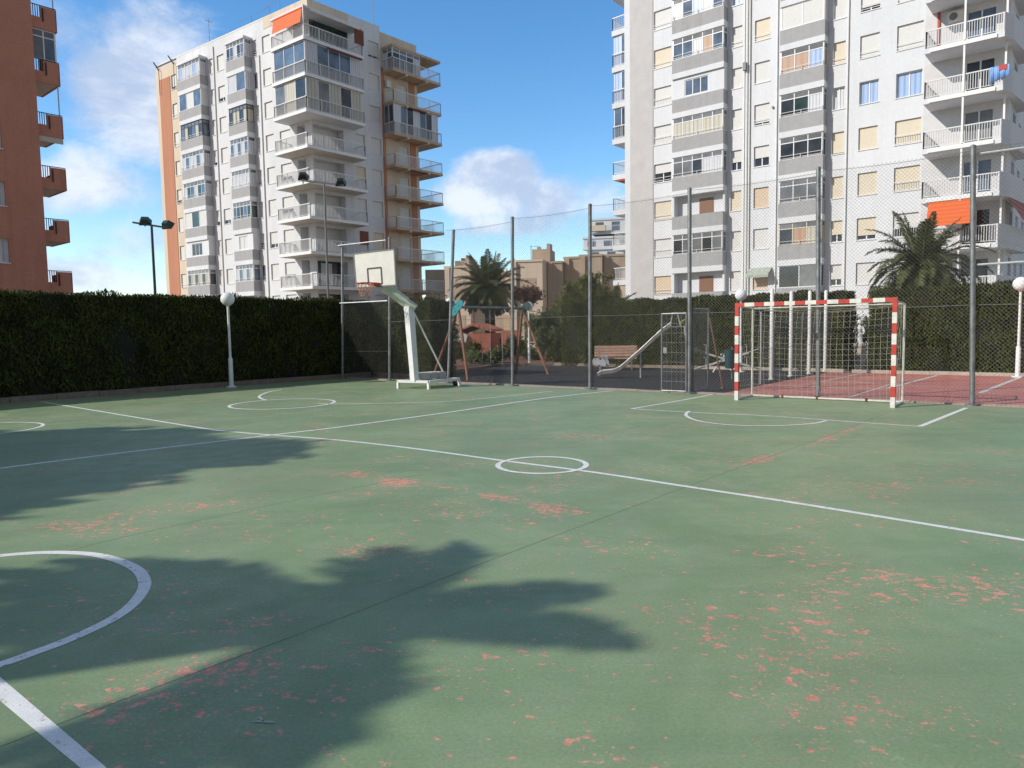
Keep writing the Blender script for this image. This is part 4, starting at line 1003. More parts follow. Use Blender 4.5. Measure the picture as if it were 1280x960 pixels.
# corner balconies
PRJ = 1.65
ul = FL.u(366); uo = FL.u(345.5, 230, PRJ); usl = max(uo, FL.u(345.5, 230, PRJ)); sr = FRt.u(457.5, 190, PRJ)
Aw = FL.p(usl, .0, 0); Ao = FL.p(usl, PRJ, 0); Oc = C0 - E1 * PRJ + D2 * PRJ; Ro = FRt.p(sr, PRJ, 0); Rw = FRt.p(sr, 0, 0)
ins = lambda f: [Aw + D2 * f - D1 * .05, Ao + D2 * f + D1 * f, Oc + D1 * f - D2 * f, Ro - D2 * f - D1 * f, Rw - D1 * f]
for k in range(-1, 9):
    z = fz(k) - (.45 if k == 8 else 0); mb = MB(); polyslab(mb, [Aw - D1 * -.0, Ao, Oc, Ro, Rw + D1 * 0, C0 + D1 * .0], z - .24, z - .002) if k < 8 else polyslab(mb, [Aw, Ao, Oc, Ro, Rw, C0], z - .16, z)
    o = mb.build('balcony' if k < 8 else 'roof_canopy', WHITEWALL if k > 4 else SOFFIT, B1)
    if k == 8: continue
    mb = MB(); e = [Aw, Ao, Oc, Ro, Rw]
    for p, q in zip(e[:-1], e[1:]): 
        d = (q - p).normalized(); nn = Vector((d.y, -d.x, 0)); mb.obox(p + up * (z - .27) + nn * .003, q - p, nn * .05, up * .26)
    mb.build('edge_beam', WHITEPAINT, o)
    railing(o, [Vector((p.x, p.y, z)) for p in ins(.06)], 1.0, .14)
    if k in (5, 6):
        glazing(o, ins(.16)[0:], z + .03, z + 2.62, ([GLASS_G, CURT_W, CURT_W] if k == 6 else [CURT_C, CURT_W, CURT_C]) if False else ([CURT_W, GLASS_B, GLASS_B, GLASS_B] if k == 6 else [CURT_C, GLASS_G, CURT_C, GLASS_D]), FRAME_W, 1.25)
    if k == 7:
        mb = MB(); FRt.box(mb, .5, sr - .4, .02, .07, z + .05, z + 2.4); mb.build('dark_shade_panel', GLASS_T, o)  # dark panel standing in for the deep shade behind the top balcony
        mb = MB(); p0 = Ao + D2 * .55 - D1 * .03; p1 = Oc - D2 * .15 - D1 * .03; t0 = Vector((0, 0, z + 2.16)); dn = Vector((0, 0, z + 1.02))
        mb.obox(p0 + t0, p1 - p0, -D1 * .04 + Vector((0, 0, .0)), up * .10)
        vs = [p0 + t0, p1 + t0, p1 + dn - D1 * .18, p0 + dn - D1 * .18]; mb.add(vs + [v + up * .02 for v in vs], [(0, 1, 2, 3), (7, 6, 5, 4), (0, 3, 7, 4), (1, 5, 6, 2), (2, 6, 7, 3)]); mb.build('awning', AWN_O, o)
        mb = MB(); mb.obox(Oc - D2 * .1 + up * z, D2 * .08, D1 * .08, up * 2.28); mb.build('post', WHITEPAINT, o); mb = MB(); mb.obox(Ro - D2 * .12 + up * z, D2 * .08, D1 * .08, up * 2.28); mb.build('post', WHITEPAINT, o)
        mb = MB(); mb.obox(Ro - D1 * .9 + up * (z + .9), D1 * 1.0, D2 * .05, up * 1.25); mb.build('side_blind', AWN_B, o)
        mb = MB(); mb.obox(Oc + D1 * .6 + D2 * .02 + up * (z + 2.08), (Ro - Oc).normalized() * ((Ro - Oc).length - 1.0), D2 * .16, up * .16); mb.build('rolled_awning', WHITEOLD, o)
    if k == 6:
        mb = MB(); mb.obox(Oc + D1 * 2.2 + D2 * .06 + up * (z + 2.4), D1 * 3.6, D2 * .14, up * .14); mb.build('rolled_awning', AWN_B, o)
    if k == 1:
        mb = MB(); mb.obox(Ro - D1 * 1.0 + D2 * .02 + up * (z + .9), D1 * .95, D2 * .05, up * 1.2); mb.build('side_blind', AWN_B, o)
# rear balconies on the right side
sA, sB = s1 + .15, FRt.u(553, 190, 1.5); PW = 1.5
for k in range(-1, 9):
    z = fz(k) - (.75 if k == 8 else 0); pts = [FRt.p(sA, 0, 0), FRt.p(sA, PW, 0), FRt.p(sB, PW, 0), FRt.p(sB, -3.0, 0), FRt.p(s2, -3.0, 0), FRt.p(s2, 0, 0)]
    mb = MB(); polyslab(mb, pts, z - .22, z); o = mb.build('rear_balcony' if k < 8 else 'rear_canopy', mat('balcony_slab_beige', (.50, .36, .25), .9, .1, 2), B1)
    if k == 8: continue
    for v in (sA + 1.6, sB - 2.0): mb = MB(); FRt.box(mb, v, v + .25, 0, PW + .04, z - .36, z - .223); mb.build('bracket', BEIGEWALL, o)
    e = [FRt.p(sA + .05, 0, z), FRt.p(sA + .05, PW - .06, z), FRt.p(sB - .06, PW - .06, z), FRt.p(sB - .06, -2.9, z)]
    railing(o, e, 1.0, .14)
    if k in (5, 7):
        gg = [FRt.p(sA + .15, .02, 0), FRt.p(sA + .15, PW - .16, 0), FRt.p(sB - (.4 if k == 5 else 2.6), PW - .16, 0), FRt.p(sB - (.4 if k == 5 else 2.6), .1, 0)]
        glazing(o, gg, z + .02, z + (1.92 if k == 7 else 2.66), [CURT_W, GLASS_T, GLASS_D, GLASS_B, GLASS_T] if k == 7 else [GLASS_B, GLASS_D, CURT_W], FRAME_W, .8, .4 if k == 7 else .0)
    if k == 6: mb = MB(); FRt.box(mb, sA + .25, sA + .75, .02, .36, z + 1.5, z + 2.1); mb.build('air_conditioner', WHITEOLD, o)
    if k in (4, 6): mb = MB(); FRt.box(mb, sA + 1.9, sB - 2.1, PW - .1, PW + .1, z - .40, z - .26); mb.build('rolled_awning', AWN_B, o)
# far left balconies
PL = 1.2; EA = FL.p(E0, 0, 0)
for k in range(-1, 9):
    z = fz(k); pts = [EA + D1 * .6, EA - D2 * PL + D1 * .6, EA - D2 * PL + D1 * 5, EA + D1 * 5]
    mb = MB(); polyslab(mb, pts, z - .3, z); o = mb.build('side_balcony', BEIGEWALL, B1)
    if k == 8: continue
    e = [pts[0] + up * z, pts[1] + D2 * .05 + D1 * .05 + up * z, pts[2] + D2 * .05 + up * z]
    railing(o, e, 1.0, .16, GREYPOLE if k > 5 else None)
    if k in (0, 2, 3, 4, 6): glazing(o, [p.xy.to_3d() + D1 * .1 + D2 * .04 for p in e[:2]], z + .05, z + 2.55, [GLASS_B, CURT_W], FRAME_W, .7, .5)
# roof aerials
for i, (px, h, t) in enumerate([(255.5, 2.6, 0), (345, 1.4, 1), (332, 1.2, 1), (309, 1.1, 1), (471, 3.0, 0)]):
    mb = MB(); fa = FL if px < 392 else FRt; x = fa.u(px, 40); b_ = fa.p(x, -.5, Z1r)
    mb.tube([b_ - up * .8, b_ + up * h], .025, 6)
    if t: mb.tube([b_ + up * h, b_ + up * h - D2 * 2.4], .015, 5)
    else: mb.bar(b_ + up * (h - .2) - D1 * .4, b_ + up * (h - .2) + D1 * .4, .03, .03)
    mb.build('aerial', GREYPOLE, B1)
for px, y0 in ((213, 72), (194, 84)):
    mb = MB(); b_ = FL.p(FL.u(px + 6, 76), .2, Z1r - .6); mb.bar(b_, b_ - D2 * 1.1 + up * 1.1, .12, .06); mb.tube([b_ - up * 2.5, b_], .03, 6); mb.build('line_bracket', BLACKMET, B1)

# ---- the white block on the right
P943 = AT(943, 215, 52.5)
F2 = Fac((P943.x, P943.y), D2, -D1)
ue, ur = F2.u(781, 170), F2.u(1262, 100)
B2 = empty('apartment_block', F2.p(0, 0, 0), 'tall white apartment block on the right with a grey stone strip at its edge', 'building')
Zr2 = 33.; fy = lambda k: 6.1 + 2.9 * k
K2 = range(-1, 9)
spans = [(817.5, 839), (913.5, 927), (942.5, 961.5), (1040, 1055), (1073, 1097), (1118.5, 1151)]
c2 = cols(F2, spans, 170); holes = []; wins = []; rnd = random.Random(11)
over = {(4, 3): 'B', (5, 3): 'B', (3, 3): 'K', (1, 6): 'B', (1, 2): 'W.6', (2, 2): 'W.58', (0, 2): 'W.5', (3, 2): 'C.95', (3, 0): 'C.65', (4, 0): 'C.8', (4, 1): 'C1', (4, 4): 'W1', (5, 4): 'W1', (5, 2): 'C1', (4, 2): 'C1', (2, 1): 'P1', (0, 1): 'C1', (0, -1): 'P1', (0, 5): 'C1',
        (2, 0): 'W1', (1, 1): 'C1', (1, 0): 'W1', (3, 1): 'C1', (2, 6): 'K', (4, 6): 'W.9', (4, 5): 'W.8', (5, 5): 'W1', (5, 6): 'W1', (2, 5): 'C1', (2, 4): 'W1', (2, 3): 'W.9', (3, 4): 'C1', (3, 5): 'W1', (1, 5): 'W1', (1, 4): 'W1', (1, 3): 'W1', (3, -1): 'W.7', (2, -1): 'P1', (5, 1): 'C1', (5, 0): 'W.6', (0, 3): 'W1', (0, 4): 'W1', (0, 6): 'W1', (0, 7): 'W1', (0, 0): 'W1', (4, -1): 'W1', (5, -1): 'W1', (1, -1): 'W1'}
rl = {(0, k): 2 if k in (0, 3, 4) else 1 for k in K2}; rl.update({(5, k): 2 if k < 3 else 1 for k in K2 if k != 3}); rl.update({(4, 4): 1, (4, 5): 1, (4, 6): 1, (3, 4): 1, (1, 5): 1, (2, 3): 1, (2, 5): 1})
for ci, (a, b) in enumerate(c2):
    for k in K2:
        z0 = fy(k) + (.97 if ci != 5 else .92); h = 1.42 if ci != 5 else 1.5; holes.append((a, b, z0, z0 + h))
        wins.append((a, b, z0, z0 + h, over.get((ci, k), rnd.choice(['W1', 'C1', 'W1', 'C1', 'W.9'])), rl.get((ci, k), 0)))
ubal = F2.u(1153.5, 170)
wall(F2, ue, ubal, 0, Zr2, holes, WHITEWALL, B2)
for w_ in wins: window(F2, B2, *w_)
mb = MB(); st = cols(F2, [(788, 816.5)], 170)[0]; F2.box(mb, st[0], st[1], 0, .05, 0, Zr2 - .5); mb.build('grey_stone_strip', GREYSTONE, B2)
# balcony wall with doors
dA = cols(F2, [(1172, 1190)], 170)[0]; dB = cols(F2, [(1206, 1240)], 170)[0]; hh = []
for k in K2: hh += [(dB[0], dB[1], fy(k) + .02, fy(k) + 2.15)]
wall(F2, ubal, ur, 0, Zr2, hh, mat('grey_white_render', (.60, .585, .585), .85, .06, 2, fine=.04), B2, 'balcony_wall')
for k in K2:
    mb = MB(); F2.box(mb, dB[0] + .01, dB[1] - .01, -.15, -.09, fy(k) + .02, fy(k) + 2.15); d_ = mb.build('balcony_door', [GLASS_D, GLASS_B, GLASS_G][k % 3], B2)
    mb = MB(); m_ = sum(dB) / 2; F2.box(mb, m_ - .04, m_ + .04, -.088, -.05, fy(k) + .02, fy(k) + 2.15); F2.box(mb, dB[0], m_ - .041, -.087, -.06, fy(k) + .02, fy(k) + .10); mb.build('door_frame', FRAME_W, d_)
for k in (4,):
    mb = MB(); x = F2.u(1186, 20); F2.box(mb, x, x + .85, .04, .38, fy(k) + 1.75, fy(k) + 2.35); ac = mb.build('air_conditioner', WHITEOLD, B2)
    mb = MB(); mb.lathe(F2.p(x + .3, .381, fy(k) + 2.05), [(.22, 0), (.22, .01)], 16, F2.n); mb.build('fan_grille', GREYPOLE, ac)
mb = MB(); x = F2.u(1172, 40); F2.box(mb, x, x + .12, .03, .12, fy(4) + .1, fy(4) + 2.6); mb.build('red_pipe', REDPAINT, B2)
mb = MB(); xa, xb = c2[2][0] - .25, c2[2][1] + .3; za = fy(-1) + 2.5; vs = [F2.p(xa, .02, za), F2.p(xb, .02, za), F2.p(xb, .75, za - .55), F2.p(xa, .75, za - .55)]
mb.add(vs + [v + up * .02 for v in vs], [(0, 1, 2, 3), (7, 6, 5, 4), (0, 3, 7, 4), (1, 5, 6, 2), (2, 6, 7, 3)]); F2.box(mb, xa, xb, .74, .76, za - .72, za - .55); mb.build('window_awning', mat('faded_green_awning', (.36, .40, .34), .85, .25, 5), B2)
mb = MB(); x = F2.u(933, 84); F2.box(mb, x - .1, x + .12, .2, .42, AT(933, 86, F2.p(x, 0, 0).y).z - .2, AT(933, 86, F2.p(x, 0, 0).y).z + .35); mb.build('junction_box', GREYPOLE, B2)
for px, k_ in ((1008, 2), (966, 3)):
    mb = MB(); x = F2.u(px, 170); zz = fy(k_) + (1.9 if px < 1000 else -.2); F2.box(mb, x - .05, x + .05, .02, .12, zz, zz + .14); mb.build('wall_bracket', GREYPOLE, B2)
F2R = Fac((F2.p(ur, 0, 0).x, F2.p(ur, 0, 0).y), D1, D2)
rhole = [(x, x + 1.5, fy(k) + .9, fy(k) + 2.3) for k in K2 for x in (2.2, 5.4, 9.0)]
wall(F2R, 0, 14, 0, Zr2, rhole, WHITEWALL, B2, 'side_wall')
for a, b, z0, z1 in rhole: window(F2R, B2, a, b, z0, z1, 'B' if z0 < fy(5) else 'W1')
mb = MB(); mb.obox(F2.p(ue, -.2, 0), D2 * .12, D1 * 13.8, up * (Zr2 - .2)); mb.obox(F2.p(ue, -14, 0), D2 * (ur - ue), D1 * .1, up * (Zr2 - .2)); mb.obox(F2.p(ue + .2, -.3, Zr2 - .4), D2 * (ur - ue - .4), D1 * 13.5, up * .1); mb.build('rear_wall', WHITEWALL, B2)
bC, bD = (F2.u(840, 170, .7), F2.u(904, 170, .7)), (F2.u(973.5, 170, .7), F2.u(1029, 170, .7))
kC = {8: ('trans', gw, FRAME_W), 7: ('trans', gw, FRAME_W), 6: ('trans', [GLASS_B, CURT_W, GLASS_B, CURT_B, CURT_W], FRAME_W), 5: ('trans', [CURT_O, GLASS_B, GLASS_B, CURT_W], FRAME_W), 4: ('walled', [GLASS_B], FRAME_W), 3: ('trans', [CURT_C], FRAME_W), 2: ('trans', [CURT_W, GLASS_G, GLASS_G, GLASS_D, CURT_W], FRAME_W),
      1: ('open', None, FRAME_W), 0: ('trans', [GLASS_G, GLASS_D, GLASS_G], FRAME_W), -1: ('open', None, FRAME_W)}
kD = {8: ('trans', gw, FRAME_W), 7: ('trans', gw, FRAME_W), 6: ('panel', [CURT_W], FRAME_W), 5: ('panel', [SHUT_W], FRAME_W), 4: ('trans', [CURT_B, CURT_O, CURT_O], FRAME_W), 3: ('trans', [GLASS_G, GLASS_D, GLASS_T, CURT_W], FRAME_W), 2: ('trans', [GLASS_D], FRAME_W),
      1: ('trans', [GLASS_G], FRAME_W), 0: ('trans', [CURT_C, GLASS_D, CURT_O, CURT_C], mat('cream_aluminium', (.62, .55, .42), .5, .06, 5)), -1: ('panel', [GLASS_G, GLASS_D], FRAME_W)}
for (a, b), K in ((bC, kC), (bD, kD)):
    for k in K2: bay(F2, B2, a, b, fy(k) - .03, .7, K[k][0], K[k][1], K[k][2], .98, False, .82)
for px, r_ in ((930.5, .06), (934, .10), (937, .06), (971, .05), (1058.5, .05)):
    mb = MB(); x = F2.u(px, 170); mb.tube([F2.p(x, r_ + .02, .2), F2.p(x, r_ + .02, Zr2)], r_, 8); mb.build('downpipe', WHITEPAINT, B2, True)
# front balconies
PB2 = 2.0; ua_, ub_ = F2.u(1153, 170, PB2), F2.u(1253, 130, PB2)
for k in K2:
    z = fy(k); pts = [F2.p(ua_, .0, 0), F2.p(ua_, PB2, 0), F2.p(ub_, PB2, 0), F2.p(ub_ + .35, PB2 - 1.0, 0), F2.p(ub_ + .9, -4, 0), F2.p(ur, -4, 0), F2.p(ur, 0, 0)]
    mb = MB(); polyslab(mb, pts, z - .3, z); o = mb.build('balcony', WHITEWALL, B2)
    mb = MB(); F2.box(mb, ua_ + .3, ub_ - .35, PB2 + .002, PB2 + .08, z - .27, z - .06); mb.build('edge_beam', WHITEPAINT, o)
    e = [F2.p(ua_ + .06, .0, z), F2.p(ua_ + .06, PB2 - .06, z), F2.p(ub_ - .04, PB2 - .06, z)]
    railing(o, e, 1.0, .125)
    mb = MB(); p, q, r_ = F2.p(ub_ - .02, PB2 - .04, z + .02), F2.p(ub_ + .33, PB2 - 1.0, z + .02), F2.p(ub_ + .88, -4, z + .02)
    mb.obox(p, q - p, -D2 * .08, up * 1.03); mb.obox(q, r_ - q, -D2 * .08, up * 1.03); mb.build('end_parapet', WHITEWALL, o)
    mb = MB(); x = F2.u(1203.5, 130, PB2); F2.box(mb, x - .05, x + .05, PB2 - .05, PB2 + .05, z + .001, z + 2.6); mb.build('post', WHITEPAINT, o); mb = MB(); F2.box(mb, ub_ - .05, ub_ + .05, PB2 - .9, PB2 - .8, z + 1.05, z + 2.6); mb.build('post', WHITEPAINT, o)
    if k == 0:
        p0, p1 = F2.p(F2.u(1161, 250, PB2), PB2 + .03, z + 2.58), F2.p(F2.u(1216, 250, PB2), PB2 + .03, z + 2.58); o2 = F2.n * .75 - up * 1.45; vs = [p0, p1, p1 + o2, p0 + o2]
        mb = MB(); mb.add(vs + [v - F2.n * .02 + up * .015 for v in vs], [(0, 1, 2, 3), (7, 6, 5, 4), (0, 3, 7, 4), (1, 5, 6, 2), (2, 6, 7, 3)]); mb.bar(vs[3], vs[2], .05, .05); mb.build('awning', AWN_O, o)
        p0, p1 = F2.p(ub_ + .3, PB2 - 1.2, z + 2.58), F2.p(ub_ + .9, -3.5, z + 2.58); o2 = D2 * .7 - up * 1.3; vs = [p0, p1, p1 + o2, p0 + o2]
        mb = MB(); mb.add(vs + [v + up * .02 for v in vs], [(0, 1, 2, 3), (7, 6, 5, 4), (0, 3, 7, 4), (1, 5, 6, 2), (2, 6, 7, 3)]); mb.build('side_awning', AWN_R, o)
    if k == 3:
        mb = MB(); x = F2.u(1238, 85, PB2); n_ = 10; w_ = .9
        cs_ = [(x + w_ * i / n_, PB2 + .01 + .03 * math.sin(i * 2.1)) for i in range(n_ + 1)]
        for (a_, wa), (b_, wb) in zip(cs_[:-1], cs_[1:]): mb.quad(F2.p(a_, wa, z + 1.04), F2.p(b_, wb, z + 1.04), F2.p(b_, wb + .03, z + .25 + .12 * math.sin(b_ * 3)), F2.p(a_, wa + .03, z + .25 + .12 * math.sin(a_ * 3)))
        t_ = mb.build('towel', mat('blue_towel', (.22, .38, .72), .9, .2, 4), None, True, F2.p(x, PB2, z)); md = t_.modifiers.new('t', 'SOLIDIFY'); md.thickness = .02; tag(t_, 'blue towel hanging over a white balcony railing high on the right block', 'towel')
        mb = MB(); mb.obox(F2.p(x + .40, PB2 + .04, z + .78), D2 * .38, F2.n * .03, up * .28); tag(mb.build('cloth', REDPAINT, None, False, F2.p(x + .4, PB2, z + .78)), 'small red cloth hanging over the blue towel on the balcony railing', 'cloth')
# narrow end balconies on the left
for j in range(-2, 8):
    zb = 10.9 + 2.88 * j - .02; q0 = F2.p(ue, 0, 0); pts = [q0 + D1 * .5, q0 - D2 * 1.5 + D1 * .5, q0 - D2 * 1.5 + D1 * 5, q0 + D1 * 5]
    mb = MB(); polyslab(mb, pts, zb, zb + .42); o = mb.build('end_balcony', WHITEWALL, B2)
    e = [pts[0] + up * (zb + .42), pts[1] + D2 * .06 + D1 * .06 + up * (zb + .42), pts[2] + D2 * .06 + up * (zb + .42)]
    railing(o, e, 1.0, .18)
    if j in (2, 3, 4): glazing(o, [p.xy.to_3d() + D1 * .12 + D2 * .05 for p in e[:2]], zb + .45, zb + 2.85, [GLASS_B, CURT_B] if j > 2 else [GLASS_D, GLASS_B], FRAME_W, .7)
    if j == 1: mb = MB(); mb.obox(pts[1] + D2 * .5 + up * (zb - .14), D2 * 1.0, D1 * 2, up * .12); mb.build('rolled_awning', AWN_R, o)

# ---- brown block at the left edge
K0 = AT(51, 200, 41.); F0 = Fac((K0.x, K0.y), D1, D2)
B0 = empty('apartment_block', F0.p(0, 0, 0), 'brown rendered apartment block cut by the left edge of the picture', 'building')
Hh = []; a_, b_ = F0.u(-16, 240), F0.u(6.5, 240)
for k in range(-1, 5): z = 5.65 + 3.05 * k; Hh += [(a_, b_, z, z + 1.3), (a_ - 5, b_ - 4.6, z, z + 1.3)]
wall(F0, -18, 0, 0, 22.6, Hh, BROWNWALL, B0)
for h in Hh: window(F0, B0, *h, 'K', 0)
mb = MB(); mb.obox(F0.p(-18, -.2, 0), D1 * .1, D2 * -12, up * 22.4); mb.obox(F0.p(-.12, -.001, 0), D1 * .1, D2 * -12, up * 22.4); mb.obox(F0.p(-18, -12, 0), D1 * 18, D2 * .1, up * 22.4); mb.obox(F0.p(-17.8, -.3, 22.1), D1 * 17.6, D2 * -11.6, up * .1); mb.build('rear_wall', BROWNWALL, B0)
for k in range(-1, 6):
    z = 4.3 + 2.93 * k; mb = MB(); pts = [F0.p(-.02, -.25, 0), F0.p(1.3, -.25, 0), F0.p(1.3, -3.2, 0), F0.p(-.02, -3.2, 0)]
    polyslab(mb, pts, z - .2, z); o = mb.build('balcony', SOFFIT, B0)
    mb = MB(); mb.obox(F0.p(.5, -.24, z - .22), D1 * .81, D2 * -.1, up * 1.22); mb.obox(F0.p(1.31, -.24, z - .22), D1 * -.1, D2 * -2.9, up * 1.22); mb.obox(F0.p(-.0, -.24, z - .22), D1 * .5, D2 * -.1, up * .62); mb.build('parapet', BROWNWALL, o)
    mb = MB(); 
    for x in np.linspace(.06, .5, 5): mb.bar(F0.p(x, -.28, z + .4), F0.p(x, -.28, z + 1.05), .03, .03)
    mb.bar(F0.p(0, -.28, z + 1.05), F0.p(1.3, -.28, z + 1.05), .04, .04); mb.bar(F0.p(.62, -.2, z + .2), F0.p(.62, -.2, z + .9), .05, .05); mb.build('railing', BLACKMET, o)
    if k == 4: glazing(o, [F0.p(.02, -.35, 0), F0.p(1.2, -.35, 0), F0.p(1.2, -3, 0)], z + 1.05, z + 2.7, [GLASS_G, GLASS_B], FRAME_W, .6, .4)
    if k in (3, 5): mb = MB(); mb.bar(F0.p(1.2, -.35, z + 1), F0.p(1.2, -.35, z + 2.75), .05, .05); mb.build('post', GALVL, o)
    if k in (2,): mb = MB(); mb.obox(F0.p(.0, -.26, z + 2.9 - .5), D1 * 1.28, D2 * -.08, up * .3); mb.build('fascia', SOFFIT, o)

# ---- sand coloured low building in the middle, white terraces behind it
Ysb = 64.
B3 = empty('low_building', AT(640, 440, Ysb).xy.to_3d(), 'low sand coloured building with square roof towers behind the dark palm', 'building')
px_top = [(561, 336, 592, SANDWALL, -1.), (592, 341, 664, SANDWALL, 0), (646, 330, 684, SANDWALL, -2.), (684, 329, 703, SANDDARK, 0), (703, 322, 724, SANDDARK, 1), (724, 320, 752, SANDDARK, .4), (752, 318, 790, SANDDARK, 1.4)]
fa = Vector((.97, -.24, 0)).normalized(); fb = Vector((.24, .97, 0))
F3 = Fac(AT(640, 400, Ysb).xy, fa, -fb)
for x0, yt, x1, m, dw in px_top:
    u0, u1 = F3.u(x0, 370), F3.u(x1, 370); z = AT((x0 + x1) / 2, yt, F3.p((u0 + u1) / 2, 0, 0).y).z
    mb = MB(); F3.box(mb, u0, u1, -8, -dw, 0, z); F3.box(mb, u0 - .05, u1 + .05, -8.05, -dw + .08, z + .002, z + .18); o = mb.build('wall', m, B3)
    for zz in (1.2, 4.2):
        if x1 - x0 > 25:
            w0 = u0 + (u1 - u0) * .2; mb = MB(); F3.box(mb, w0, u1 - (u1 - u0) * .2, -dw + .0, -dw + .03, zz, zz + 1.7); wn = mb.build('window', SANDDARK if m is SANDWALL else SANDWALL, o)
    mb = MB(); F3.box(mb, u0 + .1, u0 + .5, -dw, -dw + .22, 0, z - .01); mb.build('pilaster', m, o)
for x0, yt, x1 in ((567, 324, 584), (664, 312, 686)):
    u0, u1 = F3.u(x0, 330), F3.u(x1, 330); z = AT(x0, yt, Ysb).z; mb = MB(); F3.box(mb, u0, u1, -3, -.4, 4, z); F3.box(mb, u0 + .2, u0 + .5, -2, -1.6, z, z + .35); F3.box(mb, u1 - .25, u1 + .05, -1.5, -.36, z - 1.5, z + .45); mb.build('roof_tower', SANDDARK, B3)
mb = MB(); q = F3.p(F3.u(661, 330), -1, 0) + up * 6; mb.tube([q, q + up * 3.0], .03, 5); mb.bar(q + up * 2.9, q + up * 2.9 + fa * .8, .03, .03); mb.build('aerial', GREYPOLE, B3)

q0_, q1_ = AT(533, 400, 92.), AT(566, 400, 92.); mb = MB(); zz_ = AT(548, 337, 92.).z; mb.obox(q0_.xy.to_3d(), (q1_ - q0_).xy.to_3d(), Vector((0, 8, 0)), up * zz_); mb.obox(q0_.xy.to_3d() + Vector((1.2, -.1, 2)), Vector((.5, 0, 0)), Vector((0, .098, 0)), up * (zz_ - 2.2)); tag(mb.build('sand_wing', SANDDARK, None, False, q0_.xy.to_3d()), 'plain sand coloured wall seen under the lowest beige balconies', 'building')

Yw = 118.; B4 = empty('terraced_block', AT(758, 430, Yw).xy.to_3d(), 'distant white terraced block rising behind the sand coloured building', 'building')
F4 = Fac(AT(758, 400, Yw).xy, fa, -fb)
for i, (x0, x1, yt, yb, w) in enumerate([(740, 800, 273, 292, 0), (731, 800, 297, 312, 1.2), (736, 800, 312, 330, 2.0), (742, 800, 330, 420, 1.)]):
    u0, u1 = F4.u(x0, 300), F4.u(x1, 300); z0, z1 = AT(x0, yb, Yw).z, AT(x0, yt, Yw).z
    mb = MB(); F4.box(mb, u0, u1, -10, w, z0, z1); F4.box(mb, u0 - .2, u1, -10, w + .15, z1 - .3, z1); o = mb.build('terrace', WHITEWALL, B4)
    mb = MB(); n = int((u1 - u0) / 2.6)
    for k in range(n): x = u0 + .6 + k * 2.6; F4.box(mb, x, x + 1.3, w, w + .03, z0 + .4, z1 - .6)
    mb.build('window', GLASS_B, o)
    railing(o, [F4.p(u0, w + 1.0, z0), F4.p(u1, w + 1.0, z0)], 1.1, .3)
    mb = MB(); F4.box(mb, u0, u1, w - .01, w + 1.05, z0 - .25, z0); mb.build('balcony_slab', WHITEWALL, o)
mb = MB(); u0, u1 = F4.u(738, 280), F4.u(758, 280); F4.box(mb, u0, u1, .6, 1.6, AT(745, 290, Yw).z, AT(745, 283, Yw).z); mb.build('awning', mat('pale_awning', (.62, .55, .42), .8, .06), B4)

# ---- terracotta garden house behind the swing
Yh = 41.; q0, q1, q2 = AT(570, 440, Yh), AT(613, 440, Yh), AT(640, 440, Yh)
for q in (q0, q1, q2): q.z = 0
B5 = empty('garden_house', q0.lerp(q1, .5), 'small terracotta garden house with a pale gable behind the swing', 'house')
zt1, zt2 = AT(590, 404, Yh).z, AT(570, 416, Yh).z; dx = (q1 - q0); dy = Vector((.2, 1, 0)) * 3
mb = MB(); mb.obox(q0 + up * 0, dx, dy, up * (zt2 - .05)); mb.build('wall', TERRA, B5)
mb = MB(); a_ = q0 - dx * .05 - dy * .04; mb.prism([a_ + up * (zt2 - .05), a_ + dx * .55 + up * zt1, a_ + dx * .62 + up * (zt1), a_ + dx * 1.1 + up * (zt1 - .35), a_ + dx * 1.1 + up * (zt1 - .5), a_ + dx * .55 + up * (zt1 - .15)], dy * 1.1); mb.build('roof', TERRAROOF, B5)
mb = MB(); a_ = q0 - dy * .01; mb.prism([a_ + up * (zt2 - .55), a_ + up * (zt2 - .15), a_ + dx * .12 + up * (zt2 + .12), a_ + dx * .36 + up * (zt2 - .15), a_ + dx * .30 + up * (zt2 - .55)], -dy * .02); mb.build('gable', WHITEOLD, B5)
mb = MB(); mb.obox(q1 + dx * .32, (q2 - q1) * .75, dy * .4, up * (AT(630, 413, Yh).z)); tag(mb.build('terracotta_wall', TERRA, None, False, q1 + dx * .32), 'low terracotta wall seen between the swing chains', 'wall')
